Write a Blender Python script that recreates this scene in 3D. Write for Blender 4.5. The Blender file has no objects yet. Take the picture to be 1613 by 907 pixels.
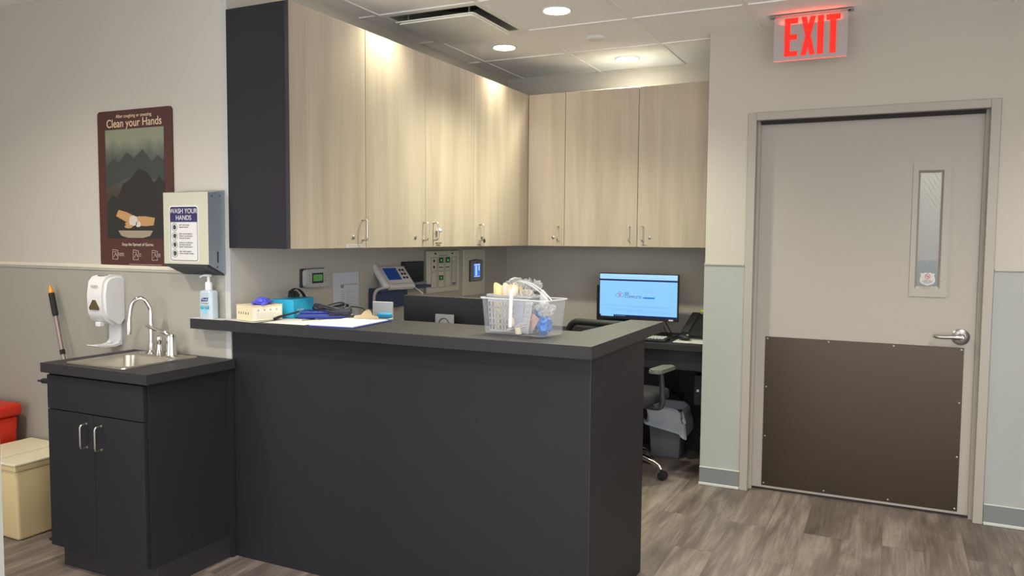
import bpy, bmesh, math, random
from mathutils import Matrix, Vector, noise
random.seed(7)
PI = math.pi
SC = bpy.context.scene
COL = SC.collection

# ------------------------------------------------------------------ camera
F_PX, YAW, PITCH, ROLL = 1239.43, -0.450408, 0.063901, 0.0076605
CAMZ = 1.466
f = Vector((math.sin(YAW)*math.cos(PITCH), math.cos(YAW)*math.cos(PITCH), -math.sin(PITCH)))
r0 = Vector((math.cos(YAW), -math.sin(YAW), 0)); u0 = r0.cross(f)
r = r0*math.cos(ROLL) + u0*math.sin(ROLL); u = -r0*math.sin(ROLL) + u0*math.cos(ROLL)
cam = bpy.data.cameras.new('camera'); camo = bpy.data.objects.new('camera', cam); COL.objects.link(camo)
camo.matrix_world = Matrix(((r.x, u.x, -f.x, 0), (r.y, u.y, -f.y, 0), (r.z, u.z, -f.z, CAMZ), (0, 0, 0, 1)))
cam.sensor_width = 36; cam.sensor_fit = 'HORIZONTAL'; cam.lens = F_PX/1613*36; cam.clip_start = 0.05
SC.camera = camo
# ------------------------------------------------------------------ world, exposure
w = bpy.data.worlds.new('world'); SC.world = w; w.use_nodes = True
w.node_tree.nodes['Background'].inputs[0].default_value = (0.90, 0.93, 0.98, 1)
w.node_tree.nodes['Background'].inputs[1].default_value = 1.35
SC.view_settings.view_transform = 'Standard'; SC.view_settings.look = 'None'
SC.view_settings.exposure = 1.35; SC.view_settings.gamma = 1; SC.view_settings.use_curve_mapping = False
CEIL = 2.66
# recessed downlights: x, y, watts, colour
WARM = (1.0, 0.93, 0.80); GREENISH = (0.97, 1.0, 0.76); NEUTRAL = (1.0, 0.95, 0.88)
SPOTS = [(-1.635, 3.895, 56, GREENISH), (-2.245, 4.505, 13, GREENISH), (-1.635, 5.115, 60, GREENISH), (-2.245, 3.285, 20, GREENISH),
         (-0.415, 2.065, 42, NEUTRAL), (0.805, 3.285, 48, NEUTRAL), (-1.635, 0.845, 56, NEUTRAL), (0.805, 0.845, 52, NEUTRAL),
         (-3.465, 1.455, 40, WARM), (-0.415, -0.375, 46, NEUTRAL), (-2.01, 1.455, 26, NEUTRAL)]
CORRIDOR_W = 10

# ------------------------------------------------------------------ helpers
def lin(c):
    c = c/255.0
    return c/12.92 if c <= 0.04045 else ((c+0.055)/1.055)**2.4
def rgb(*c): return (lin(c[0]), lin(c[1]), lin(c[2]), 1)
def mat(name, c, rough=0.5, metal=0.0, spec=0.5, var=0.0, vscale=8.0, stretch=(1, 1, 1), bump=0.0, bscale=200.0, emit=0.0, ecol=None, alpha=1.0):
    m = bpy.data.materials.new(name); m.use_nodes = True
    nt = m.node_tree; b = nt.nodes['Principled BSDF']
    b.inputs['Roughness'].default_value = rough; b.inputs['Metallic'].default_value = metal
    b.inputs['Specular IOR Level'].default_value = spec
    b.inputs['Base Color'].default_value = rgb(*c)
    if emit: b.inputs['Emission Color'].default_value = rgb(*(ecol or c)); b.inputs['Emission Strength'].default_value = emit
    if alpha < 1: b.inputs['Alpha'].default_value = alpha
    tc = nt.nodes.new('ShaderNodeTexCoord'); mp = nt.nodes.new('ShaderNodeMapping'); mp.inputs['Scale'].default_value = stretch
    nt.links.new(tc.outputs['Object'], mp.inputs['Vector'])
    if var:
        n = nt.nodes.new('ShaderNodeTexNoise'); n.inputs['Scale'].default_value = vscale; n.inputs['Detail'].default_value = 5
        nt.links.new(mp.outputs['Vector'], n.inputs['Vector'])
        mx = nt.nodes.new('ShaderNodeMix'); mx.data_type = 'RGBA'
        a = rgb(*c); mx.inputs['A'].default_value = tuple(x*(1-var) for x in a[:3])+(1,)
        mx.inputs['B'].default_value = tuple(min(1, x*(1+var)) for x in a[:3])+(1,)
        nt.links.new(n.outputs['Fac'], mx.inputs['Factor']); nt.links.new(mx.outputs['Result'], b.inputs['Base Color'])
    if bump:
        n2 = nt.nodes.new('ShaderNodeTexNoise'); n2.inputs['Scale'].default_value = bscale; n2.inputs['Detail'].default_value = 3
        nt.links.new(mp.outputs['Vector'], n2.inputs['Vector'])
        bp = nt.nodes.new('ShaderNodeBump'); bp.inputs['Strength'].default_value = bump; bp.inputs['Distance'].default_value = 0.002
        nt.links.new(n2.outputs['Fac'], bp.inputs['Height']); nt.links.new(bp.outputs['Normal'], b.inputs['Normal'])
    return m

def clear_mat(name, c, fac, rough=0.08, gloss=0.35, edge=0.5):
    """thin clear plastic: mostly see-through, a little diffuse and glossy"""
    m = bpy.data.materials.new(name); m.use_nodes = True; nt = m.node_tree
    for n in list(nt.nodes): nt.nodes.remove(n)
    out = nt.nodes.new('ShaderNodeOutputMaterial'); tr = nt.nodes.new('ShaderNodeBsdfTransparent')
    pr = nt.nodes.new('ShaderNodeBsdfPrincipled'); pr.inputs['Base Color'].default_value = rgb(*c); pr.inputs['Roughness'].default_value = rough
    pr.inputs['Specular IOR Level'].default_value = 0.9
    lw = nt.nodes.new('ShaderNodeLayerWeight'); lw.inputs['Blend'].default_value = gloss
    ma = nt.nodes.new('ShaderNodeMath'); ma.operation = 'MULTIPLY_ADD'
    ma.inputs[1].default_value = edge; ma.inputs[2].default_value = fac; ma.use_clamp = True
    nt.links.new(lw.outputs['Facing'], ma.inputs[0])
    mx = nt.nodes.new('ShaderNodeMixShader')
    nt.links.new(ma.outputs[0], mx.inputs[0]); nt.links.new(tr.outputs[0], mx.inputs[1]); nt.links.new(pr.outputs[0], mx.inputs[2])
    nt.links.new(mx.outputs[0], out.inputs[0])
    return m

def wood_mat():
    m = bpy.data.materials.new('pale_wood_laminate'); m.use_nodes = True; nt = m.node_tree; b = nt.nodes['Principled BSDF']
    b.inputs['Roughness'].default_value = 0.42
    tc = nt.nodes.new('ShaderNodeTexCoord'); oi = nt.nodes.new('ShaderNodeObjectInfo')
    ad = nt.nodes.new('ShaderNodeVectorMath'); ad.operation = 'ADD'
    cb = nt.nodes.new('ShaderNodeCombineXYZ')
    mu = nt.nodes.new('ShaderNodeMath'); mu.operation = 'MULTIPLY'; mu.inputs[1].default_value = 37.0
    nt.links.new(oi.outputs['Random'], mu.inputs[0])
    nt.links.new(mu.outputs[0], cb.inputs[0]); nt.links.new(mu.outputs[0], cb.inputs[2])
    nt.links.new(tc.outputs['Object'], ad.inputs[0]); nt.links.new(cb.outputs[0], ad.inputs[1])
    m1 = nt.nodes.new('ShaderNodeMapping'); m1.inputs['Scale'].default_value = (9, 9, 0.55)
    m2 = nt.nodes.new('ShaderNodeMapping'); m2.inputs['Scale'].default_value = (150, 150, 2.4)
    n1 = nt.nodes.new('ShaderNodeTexNoise'); n1.inputs['Scale'].default_value = 1; n1.inputs['Detail'].default_value = 4; n1.inputs['Distortion'].default_value = 0.6
    n2 = nt.nodes.new('ShaderNodeTexNoise'); n2.inputs['Scale'].default_value = 1; n2.inputs['Detail'].default_value = 3
    for a, n in ((m1, n1), (m2, n2)):
        nt.links.new(ad.outputs[0], a.inputs['Vector']); nt.links.new(a.outputs[0], n.inputs['Vector'])
    mx = nt.nodes.new('ShaderNodeMath'); mx.operation = 'MULTIPLY_ADD'; mx.inputs[1].default_value = 0.26
    sc = nt.nodes.new('ShaderNodeMath'); sc.operation = 'MULTIPLY'; sc.inputs[1].default_value = 0.74
    nt.links.new(n1.outputs['Fac'], sc.inputs[0]); nt.links.new(n2.outputs['Fac'], mx.inputs[0]); nt.links.new(sc.outputs[0], mx.inputs[2])
    cr = nt.nodes.new('ShaderNodeValToRGB'); e = cr.color_ramp.elements
    e[0].position = 0.33; e[0].color = rgb(160, 145, 127); e[1].position = 0.68; e[1].color = rgb(186, 171, 154)
    nt.links.new(mx.outputs[0], cr.inputs[0]); nt.links.new(cr.outputs[0], b.inputs['Base Color'])
    return m

def floor_mat():
    m = bpy.data.materials.new('grey_brown_vinyl_plank'); m.use_nodes = True; nt = m.node_tree; b = nt.nodes['Principled BSDF']
    b.inputs['Roughness'].default_value = 0.38
    tc = nt.nodes.new('ShaderNodeTexCoord'); mp = nt.nodes.new('ShaderNodeMapping')
    mp.inputs['Rotation'].default_value = (0, 0, PI/2)
    nt.links.new(tc.outputs['Object'], mp.inputs['Vector'])
    br = nt.nodes.new('ShaderNodeTexBrick'); br.offset = 0.37; br.inputs['Scale'].default_value = 1
    br.inputs['Brick Width'].default_value = 1.22; br.inputs['Row Height'].default_value = 0.178; br.inputs['Mortar Size'].default_value = 0.0012
    br.inputs['Mortar Smooth'].default_value = 0.0; br.inputs['Bias'].default_value = 0.0
    br.inputs['Color1'].default_value = (0.0, 0.0, 0.0, 1); br.inputs['Color2'].default_value = (1, 1, 1, 1); br.inputs['Mortar'].default_value = (0.1, 0.1, 0.1, 1)
    nt.links.new(mp.outputs[0], br.inputs['Vector'])
    # streaky noise, shifted plank by plank
    ad = nt.nodes.new('ShaderNodeVectorMath'); ad.operation = 'MULTIPLY_ADD'
    ad.inputs[1].default_value = (7, 11, 5)
    nt.links.new(br.outputs['Color'], ad.inputs[0]); 
    st = nt.nodes.new('ShaderNodeMapping'); st.inputs['Scale'].default_value = (1.1, 8.0, 1)
    nt.links.new(mp.outputs[0], st.inputs['Vector']); nt.links.new(st.outputs[0], ad.inputs[2])
    n1 = nt.nodes.new('ShaderNodeTexNoise'); n1.inputs['Scale'].default_value = 1.3; n1.inputs['Detail'].default_value = 6; n1.inputs['Roughness'].default_value = 0.6; n1.inputs['Distortion'].default_value = 0.7
    nt.links.new(ad.outputs[0], n1.inputs['Vector'])
    st2 = nt.nodes.new('ShaderNodeMapping'); st2.inputs['Scale'].default_value = (5, 90, 1)
    nt.links.new(mp.outputs[0], st2.inputs['Vector'])
    n2 = nt.nodes.new('ShaderNodeTexNoise'); n2.inputs['Scale'].default_value = 1; n2.inputs['Detail'].default_value = 4
    nt.links.new(st2.outputs[0], n2.inputs['Vector'])
    a = nt.nodes.new('ShaderNodeMath'); a.operation = 'MULTIPLY_ADD'; a.inputs[1].default_value = 0.22
    nt.links.new(n2.outputs['Fac'], a.inputs[0])
    s = nt.nodes.new('ShaderNodeMath'); s.operation = 'MULTIPLY'; s.inputs[1].default_value = 0.66
    nt.links.new(n1.outputs['Fac'], s.inputs[0]); nt.links.new(s.outputs[0], a.inputs[2])
    a2 = nt.nodes.new('ShaderNodeMath'); a2.operation = 'MULTIPLY_ADD'; a2.inputs[1].default_value = 0.12
    nt.links.new(br.outputs['Color'], a2.inputs[0]); nt.links.new(a.outputs[0], a2.inputs[2])
    cr = nt.nodes.new('ShaderNodeValToRGB'); cr.color_ramp.elements[0].position = 0.34; cr.color_ramp.elements[0].color = rgb(74, 65, 61)
    cr.color_ramp.elements[1].position = 0.66; cr.color_ramp.elements[1].color = rgb(142, 130, 120)
    e = cr.color_ramp.elements.new(0.5); e.color = rgb(106, 95, 88)
    nt.links.new(a2.outputs[0], cr.inputs[0])
    dk = nt.nodes.new('ShaderNodeMix'); dk.data_type = 'RGBA'; dk.inputs['B'].default_value = rgb(80, 70, 62)
    mf = nt.nodes.new('ShaderNodeMath'); mf.operation = 'MULTIPLY'; mf.inputs[1].default_value = 0.55
    nt.links.new(br.outputs['Fac'], mf.inputs[0]); nt.links.new(mf.outputs[0], dk.inputs['Factor'])
    nt.links.new(cr.outputs[0], dk.inputs['A']); nt.links.new(dk.outputs['Result'], b.inputs['Base Color'])
    return m

M = {}
M['wall'] = mat('cream_wall_paint', (188, 181, 169), 0.6, var=0.03, vscale=2, bump=0.15, bscale=350)
M['wall_low'] = mat('grey_wall_covering', (158, 154, 143), 0.5, var=0.03, vscale=3, bump=0.3, bscale=400)
M['wall_low_cool'] = mat('cool_grey_wall_covering', (163, 165, 160), 0.5, var=0.03, vscale=3, bump=0.3, bscale=400)
M['rail'] = mat('grey_rail', (170, 167, 155), 0.4)
M['cream_rail_highlight'] = mat('cream_rail_highlight', (212, 204, 186), 0.4)
M['base'] = mat('slate_baseboard_vinyl', (118, 123, 121), 0.45, var=0.04)
M['base_edge'] = mat('pale_baseboard_bead', (192, 194, 186), 0.4)
M['ceil'] = mat('ceiling_tile', (242, 240, 238), 0.9, var=0.03, vscale=60, bump=0.25, bscale=300)
M['tbar'] = mat('ceiling_grid_metal', (238, 235, 230), 0.55)
M['floor'] = floor_mat()
M['wood'] = wood_mat()
M['charcoal'] = mat('charcoal_laminate', (33, 32, 36), 0.5, spec=0.3, var=0.10, vscale=30, stretch=(1, 1, 0.15), bump=0.15, bscale=120)
M['charcoal_top'] = mat('charcoal_worktop_laminate', (46, 44, 46), 0.5, spec=0.25, var=0.06, vscale=40, bump=0.1, bscale=200)
M['charcoal_edge'] = mat('charcoal_edge_band', (42, 40, 44), 0.4)
M['dark_gap'] = mat('dark_void', (22, 21, 22), 0.8)
M['steel'] = mat('brushed_steel', (188, 183, 172), 0.28, metal=1.0)
M['sink_steel'] = mat('satin_sink_steel', (196, 190, 176), 0.3, metal=0.95, var=0.05, vscale=20)
M['chrome'] = mat('chrome', (215, 213, 208), 0.09, metal=1.0)
M['nickel'] = mat('satin_nickel', (176, 174, 172), 0.3, metal=1.0)
M['kick'] = mat('brown_brushed_kick_plate', (78, 68, 59), 0.34, metal=1.0, var=0.05, vscale=3, stretch=(1, 1, 60), bump=0.06, bscale=6)
M['door'] = mat('beige_grey_door_paint', (168, 160, 150), 0.45, var=0.02)
M['frame'] = mat('greige_frame_paint', (166, 159, 148), 0.38)
M['gap_shade'] = mat('door_gap_shadow', (40, 34, 32), 0.8)  # near-black that paints shade into the gaps around the door
M['white_plastic'] = mat('white_plastic', (222, 221, 219), 0.3)
M['white_paint'] = mat('offwhite_enamelled_steel', (186, 184, 164), 0.35)
M['grey_metal'] = mat('blue_grey_galvanised_steel', (140, 150, 158), 0.4, metal=0.4, var=0.1, vscale=14)
M['paper'] = mat('white_paper', (204, 202, 197), 0.7)
M['paper_grey'] = mat('cool_paper', (214, 213, 220), 0.7)
M['black'] = mat('black_plastic', (26, 26, 28), 0.45)
M['softblack'] = mat('soft_black_rubber', (20, 20, 21), 0.7)
M['dark_grey'] = mat('dark_grey_plastic', (52, 53, 60), 0.5)
M['grey'] = mat('grey_plastic', (140, 140, 138), 0.5)
M['light_grey'] = mat('light_grey_plastic', (178, 178, 174), 0.5)
M['ink'] = mat('black_ink', (40, 38, 40), 0.7)
M['ink_grey'] = mat('grey_ink', (120, 118, 124), 0.7)
M['lens'] = mat('downlight_lens', (255, 250, 235), 0.4, emit=22, ecol=(255, 246, 226))
M['beige_plastic'] = mat('beige_alarm_plate', (214, 209, 190), 0.4)
M['beige_dark'] = mat('beige_recess', (150, 147, 130), 0.5)

def R2(M4=None): return M4 or Matrix.Identity(4)
def box(bm, x0, x1, y0, y1, z0, z1, bev=0.0, seg=2, M4=None, taper=None):
    t = taper or (1, 1)
    cx, cy = (x0+x1)/2, (y0+y1)/2
    P = [(x0, y0), (x1, y0), (x1, y1), (x0, y1)]
    vb = [bm.verts.new((cx+(x-cx)*t[0], cy+(y-cy)*t[1], z0)) for x, y in P]
    vt = [bm.verts.new((x, y, z1)) for x, y in P]
    fs = [bm.faces.new(vb[::-1]), bm.faces.new(vt)]
    for i in range(4):
        j = (i+1) % 4; fs.append(bm.faces.new((vb[i], vb[j], vt[j], vt[i])))
    if M4 is not None: bmesh.ops.transform(bm, matrix=M4, verts=vb+vt)
    if bev:
        es = list({e for fc in fs for e in fc.edges})
        bmesh.ops.bevel(bm, geom=es, offset=bev, segments=seg, profile=0.5, affect='EDGES')
    return bm
def tube(bm, pts, rad, seg=10, closed=False, M4=None, caps=True):
    pts = [Vector(p) for p in pts]; n = len(pts); rings = []
    rads = rad if isinstance(rad, (list, tuple)) else [rad]*n
    prev = None
    for i, p in enumerate(pts):
        if closed: t = (pts[(i+1) % n]-pts[i-1])
        else: t = (pts[min(i+1, n-1)]-pts[max(i-1, 0)])
        if t.length < 1e-9: t = Vector((0, 0, 1))
        t.normalize()
        if prev is None:
            a = Vector((0, 0, 1)) if abs(t.z) < 0.9 else Vector((1, 0, 0)); nrm = t.cross(a).normalized()
        else:
            nrm = (prev - t*prev.dot(t))
            nrm = nrm.normalized() if nrm.length > 1e-6 else t.orthogonal().normalized()
        prev = nrm; bn = t.cross(nrm)
        vs = []
        for k in range(seg):
            a = 2*PI*k/seg; q = p+(nrm*math.cos(a)+bn*math.sin(a))*rads[i]
            vs.append(bm.verts.new(M4 @ q if M4 is not None else q))
        rings.append(vs)
    for i in range(n if closed else n-1):
        A, B = rings[i], rings[(i+1) % n]
        for k in range(seg):
            l = (k+1) % seg
            try: bm.faces.new((A[k], A[l], B[l], B[k]))
            except ValueError: pass
    if not closed and caps:
        bm.faces.new(rings[0][::-1]); bm.faces.new(rings[-1])
    return bm
def arc(p0, p1, p2, n=8):
    """quadratic bezier points"""
    p0, p1, p2 = Vector(p0), Vector(p1), Vector(p2)
    return [p0*(1-t)**2+p1*2*t*(1-t)+p2*t*t for t in [i/n for i in range(n+1)]]
def spline(pts, n=8, closed=False):
    P = [Vector(p) for p in pts]; out = []; N = len(P)
    rng = range(N) if closed else range(N-1)
    for i in rng:
        if closed: a, b, c, d = P[i-1], P[i], P[(i+1) % N], P[(i+2) % N]
        else: a, b, c, d = P[max(i-1, 0)], P[i], P[i+1], P[min(i+2, N-1)]
        for k in range(n):
            t = k/n
            out.append(0.5*((2*b)+(c-a)*t+(2*a-5*b+4*c-d)*t*t+(3*b-a-3*c+d)*t**3))
    if not closed: out.append(P[-1])
    return out
def lathe(bm, prof, seg=24, c=(0, 0, 0), axis='Z', M4=None, sx=1, sy=1):
    rings = []
    for (rr, z) in prof:
        vs = []
        for k in range(seg):
            a = 2*PI*k/seg; x, y = rr*math.cos(a)*sx, rr*math.sin(a)*sy
            q = {'Z': Vector((x, y, z)), 'Y': Vector((x, -z, y)), 'X': Vector((z, x, y))}[axis]+Vector(c)
            vs.append(bm.verts.new(M4 @ q if M4 is not None else q))
        rings.append(vs)
    for A, B in zip(rings, rings[1:]):
        for k in range(seg):
            l = (k+1) % seg; bm.faces.new((A[k], A[l], B[l], B[k]))
    if prof[0][0] > 1e-6: bm.faces.new(rings[0][::-1])
    if prof[-1][0] > 1e-6: bm.faces.new(rings[-1])
    bmesh.ops.remove_doubles(bm, verts=[v for rg in (rings[0], rings[-1]) for v in rg], dist=1e-6)
    return bm
def prism(bm, poly, d0, d1, plane='XZ', M4=None):
    """poly in the plane, extruded from d0 to d1 along the third axis"""
    def P(a, b, d):
        q = {'XZ': Vector((a, d, b)), 'XY': Vector((a, b, d)), 'YZ': Vector((d, a, b))}[plane]
        return M4 @ q if M4 is not None else q
    A = [bm.verts.new(P(a, b, d0)) for a, b in poly]; B = [bm.verts.new(P(a, b, d1)) for a, b in poly]
    bm.faces.new(A); bm.faces.new(B[::-1]); n = len(poly)
    for i in range(n):
        j = (i+1) % n; bm.faces.new((A[j], A[i], B[i], B[j]))
    return bm
def rrect(x0, x1, z0, z1, rad, n=5):
    out = []
    for cx, cz, a0 in ((x1-rad, z1-rad, 0), (x0+rad, z1-rad, PI/2), (x0+rad, z0+rad, PI), (x1-rad, z0+rad, 1.5*PI)):
        for i in range(n+1):
            a = a0+PI/2*i/n; out.append((cx+rad*math.cos(a), cz+rad*math.sin(a)))
    return out
def disc(cx, cz, rr, n=20, sx=1, sz=1): return [(cx+rr*sx*math.cos(2*PI*i/n), cz+rr*sz*math.sin(2*PI*i/n)) for i in range(n)]
def text(bm, s, size, x, z, y=0.0, ext=0.0003, align='CENTER', sx=1.0, M4=None, shear=0.0):
    cu = bpy.data.curves.new('t', 'FONT'); cu.body = s; cu.size = size; cu.align_x = align; cu.align_y = 'CENTER'; cu.extrude = ext; cu.shear = shear
    o = bpy.data.objects.new('t', cu); COL.objects.link(o); bpy.context.view_layer.update()
    me = bpy.data.meshes.new_from_object(o.evaluated_get(bpy.context.evaluated_depsgraph_get()))
    T = Matrix.Translation((x, y, z)) @ Matrix.Rotation(PI/2, 4, 'X') @ Matrix.Diagonal((sx, 1, 1, 1))
    if M4 is not None: T = M4 @ T
    me.transform(T); bm.from_mesh(me)
    bpy.data.objects.remove(o); bpy.data.curves.remove(cu); bpy.data.meshes.remove(me)
    return bm
def crumple(bm, c, size, amp=0.35, seed=0, sub=3, freq=2.2, flat=False):
    b2 = bmesh.new(); bmesh.ops.create_icosphere(b2, subdivisions=sub, radius=1)
    for v in b2.verts:
        d = v.co.normalized()
        k = 1+amp*(noise.noise(d*freq+Vector((seed*3.7, seed*1.3, 5)))*1.6+0.55*noise.noise(d*freq*3+Vector((seed, 2, seed*2))))
        q = d*k
        if flat and q.z < -0.45: q.z = -0.45-0.02*noise.noise(d*9)
        v.co = Vector(c)+Vector((q.x*size[0], q.y*size[1], q.z*size[2]))
    me = bpy.data.meshes.new('c'); b2.to_mesh(me); bm.from_mesh(me); b2.free(); bpy.data.meshes.remove(me)
    return bm

def link(name, bm, m, smooth=False):
    bmesh.ops.recalc_face_normals(bm, faces=bm.faces[:])
    me = bpy.data.meshes.new(name); bm.to_mesh(me); bm.free()
    me.materials.append(m)
    if smooth:
        for p in me.polygons: p.use_smooth = True
        try: me.set_sharp_from_angle(angle=math.radians(smooth if smooth > 1 else 40))
        except Exception: pass
    o = bpy.data.objects.new(name, me); COL.objects.link(o)
    return o
def tag(o, label=None, cat=None, group=None, kind=None):
    if label: o['label'] = label
    if cat: o['category'] = cat
    if group: o['group'] = group
    if kind: o['kind'] = kind
    return o
def thing(name, label, cat, loc=(0, 0, 0), rotz=0.0, group=None, kind=None):
    o = bpy.data.objects.new(name, None); COL.objects.link(o); o.empty_display_size = 0.05
    o.location = loc; o.rotation_euler = (0, 0, rotz); tag(o, label, cat, group, kind); return o
def part(par, name, bm, m, smooth=False, label=None, world=False, kind=None):
    if world:
        root = par
        while root.parent: root = root.parent
        T = Matrix.Translation(root.location) @ Matrix.Rotation(root.rotation_euler[2], 4, 'Z')
        bmesh.ops.transform(bm, matrix=T.inverted(), verts=bm.verts[:])
    o = link(name, bm, m, smooth); o.parent = par
    if label: o['label'] = label
    if kind: o['kind'] = kind
    return o
def solo(name, bm, m, label, cat, loc=(0, 0, 0), rotz=0.0, smooth=False, group=None, kind=None, rot=None):
    o = link(name, bm, m, smooth); o.location = loc; o.rotation_euler = rot or (0, 0, rotz); tag(o, label, cat, group, kind); return o
def struct(name, bm, m, smooth=False, parent=None):
    o = link(name, bm, m, smooth)
    if parent: o.parent = parent
    else: o['kind'] = 'structure'
    return o
def nb(): return bmesh.new()

# ------------------------------------------------------------------ the room
XL = -2.675            # nook left wall face / outside corner
YP = 2.63              # poster wall face and counter front
YD = 4.676             # door wall face
YB = 5.43              # nook back wall face
XC = -0.9965           # column edge
b = nb(); box(b, -5.2, 2.6, -2.2, 7.0, -0.08, 0.0); struct('floor', b, M['floor'])
# ceiling with the air diffuser cell left open
gx = [-0.11-0.61*k for k in range(-5, 9)][::-1]; gy = [5.42-0.61*k for k in range(0, 13)][::-1]
gx = [-5.2]+[x for x in gx if -5.1 < x < 2.5]+[2.6]; gy = [-2.2]+[y for y in gy if y > -2.1]+[5.56]
b = nb()
for i in range(len(gx)-1):
    for j in range(len(gy)-1):
        if abs(gx[i]+2.55) < 0.02 and abs(gy[j]-3.59) < 0.02: continue
        if gy[j] > 5.3: continue
        box(b, gx[i], gx[i+1], gy[j], gy[j+1], CEIL, CEIL+0.03)
box(b, -5.2, 2.6, 5.42, 7.0, CEIL, CEIL+0.03)
struct('ceiling', b, M['ceil'])
b = nb()
for x in gx[1:-1]:
    box(b, x-0.012, x+0.012, -2.0, (YB if XL < x < XC else YP if x < XL else YD)-0.001, CEIL-0.006, CEIL)
for y in gy[1:]:
    if y > 5.40: continue
    x0 = -5.0 if y < YP else XL+0.001; x1 = 2.4 if y < YD else XC-0.001
    box(b, x0, x1, y-0.012, y+0.012, CEIL-0.0062, CEIL)
struct('trim_1', b, M['tbar'])
# walls
b = nb(); box(b, -5.2, XL, YP, YP+0.14, 0, CEIL); box(b, XL-0.14, XL, YP+0.14, YB+0.12, 0, CEIL); struct('wall_left', b, M['wall'])
b = nb(); box(b, XL, XC+0.12, YB, YB+0.12, 0, CEIL); struct('wall_back', b, M['wall'])
DX0, DX1, DZ = -0.722, 0.420, 2.139      # door opening between the frame faces
b = nb(); box(b, XC, DX0-0.012, YD, YD+0.13, 0, CEIL); box(b, DX1+0.012, 2.6, YD, YD+0.13, 0, CEIL); box(b, DX0-0.012, DX1+0.012, YD, YD+0.13, DZ+0.012, CEIL)
box(b, XC, XC+0.13, YD+0.13, YB, 0, CEIL)
struct('wall_door', b, M['wall'])
b = nb(); box(b, 2.4, 2.6, 1.2, YD, 0, CEIL); struct('wall_right', b, M['wall'])
b = nb(); box(b, -5.2, -5.0, -2.0, YP, 0, CEIL); struct('wall_far_left', b, M['wall'])
b = nb(); box(b, -2.65, -2.515, -2.0, 1.5, 0, CEIL); struct('wall_stub', b, M['wall_low_cool'])
# corridor behind the door
b = nb(); box(b, -2.0, 2.6, 6.4, 6.52, 0, CEIL); box(b, -2.0, -1.9, YB+0.12, 6.4, 0, CEIL); box(b, 2.5, 2.6, YD+0.13, 6.4, 0, CEIL); struct('wall_corridor', b, M['wall'])
b = nb(); box(b, -1.9, 2.5, 6.385, 6.4, 0.0, 1.325); struct('trim_2', b, M['grey_metal'])
# two-tone wall covering, rails, baseboards
b = nb(); box(b, -5.0, XL, YP-0.004, YP, 0.0, 1.30); struct('trim_3', b, M['wall_low'])
b = nb(); box(b, -5.0, -2.93, YP-0.012, YP, 1.30, 1.318, 0.003); struct('trim_4', b, M['cream_rail_highlight'])  # pale strip painted as the highlight along the rail
b = nb(); box(b, -5.0, -2.93, YP-0.009, YP-0.004, 1.290, 1.30); struct('trim_5', b, M['rail'])  # grey strip painted as the shade below the rail's highlight
for k, (x0, x1) in enumerate(((XC, -0.768), (0.467, 2.4))):
    b = nb(); box(b, x0-(0.003 if k == 0 else 0), x1, YD-0.004, YD, 0.1, 1.313); struct('trim_%d' % (6+k), b, M['wall_low_cool'])
    b = nb(); box(b, x0-(0.004 if k == 0 else 0), x1, YD-0.011, YD, 1.313, 1.325, 0.003); struct('trim_%d' % (8+k), b, M['rail'])
    b = nb(); box(b, x0-(0.004 if k == 0 else 0), x1, YD-0.010, YD, 0.014, 0.104); struct(('baseboard_column', 'baseboard_right')[k], b, M['base'])
    b = nb(); box(b, x0-(0.005 if k == 0 else 0), x1, YD-0.012, YD, 0.104, 0.110, 0.002); box(b, x0-(0.008 if k == 0 else 0), x1, YD-0.018, YD, 0.0, 0.016, 0.004); struct('trim_%d' % (10+k), b, M['base_edge'])
b = nb(); box(b, -5.0, -3.31, YP-0.012, YP-0.004, 0.0, 0.1); struct('baseboard_left', b, M['base'])
b = nb(); box(b, XL-0.03, XL+0.0015, YP-0.0055, YP-0.004, 0.866, CEIL-0.01); box(b, XL, XL+0.0015, YP-0.004, YP+0.03, 1.091, CEIL-0.01); struct('trim_12', b, M['light_grey'])

# ------------------------------------------------------------------ door
dr = thing('door_1', 'wide greige steel door with brown metal kick plate and narrow window', 'door', (-0.15, YD, 0), kind='structure')
b = nb()
for s, xo, xi in ((-1, -0.767, DX0), (1, 0.465, DX1)):
    a, c = min(xo, xi), max(xo, xi)
    box(b, a, c, YD-0.014, YD-0.0005, 0, DZ+0.045, 0.003)
box(b, DX0, DX1, YD-0.014, YD-0.0005, DZ, DZ+0.045, 0.003)
# jambs and stops
box(b, DX0-0.011, DX0, YD-0.001, YD+0.129, 0, DZ+0.011); box(b, DX1, DX1+0.011, YD-0.001, YD+0.129, 0, DZ+0.011); box(b, DX0, DX1, YD-0.001, YD+0.129, DZ, DZ+0.011)
box(b, DX0, DX0+0.016, YD+0.045, YD+0.065, 0, DZ); box(b, DX1-0.016, DX1, YD+0.045, YD+0.065, 0, DZ); box(b, DX0+0.016, DX1-0.016, YD+0.045, YD+0.065, DZ-0.016, DZ)
part(dr, 'door_frame', b, M['frame'], world=True)
b = nb(); box(b, DX0+0.017, DX1-0.017, YD+0.028, YD+0.044, DZ-0.020, DZ-0.0005); part(dr, 'head_shadow_strip', b, M['gap_shade'], world=True)  # dark strip standing in for the header's shadow on the door
YS = 4.742
WX0, WX1, WZ0, WZ1 = 0.108, 0.228, 1.211, 1.839
b = nb()
SX0, SX1, SZ1 = DX0+0.004, DX1-0.004, DZ-0.006
for q in ((SX0, WX0, 0.012, SZ1), (WX1, SX1, 0.012, SZ1), (WX0, WX1, 0.012, WZ0), (WX0, WX1, WZ1, SZ1)):
    box(b, q[0], q[1], YS, YS+0.044, q[2], q[3])
leaf = part(dr, 'door_leaf', b, M['door'], world=True)
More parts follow.
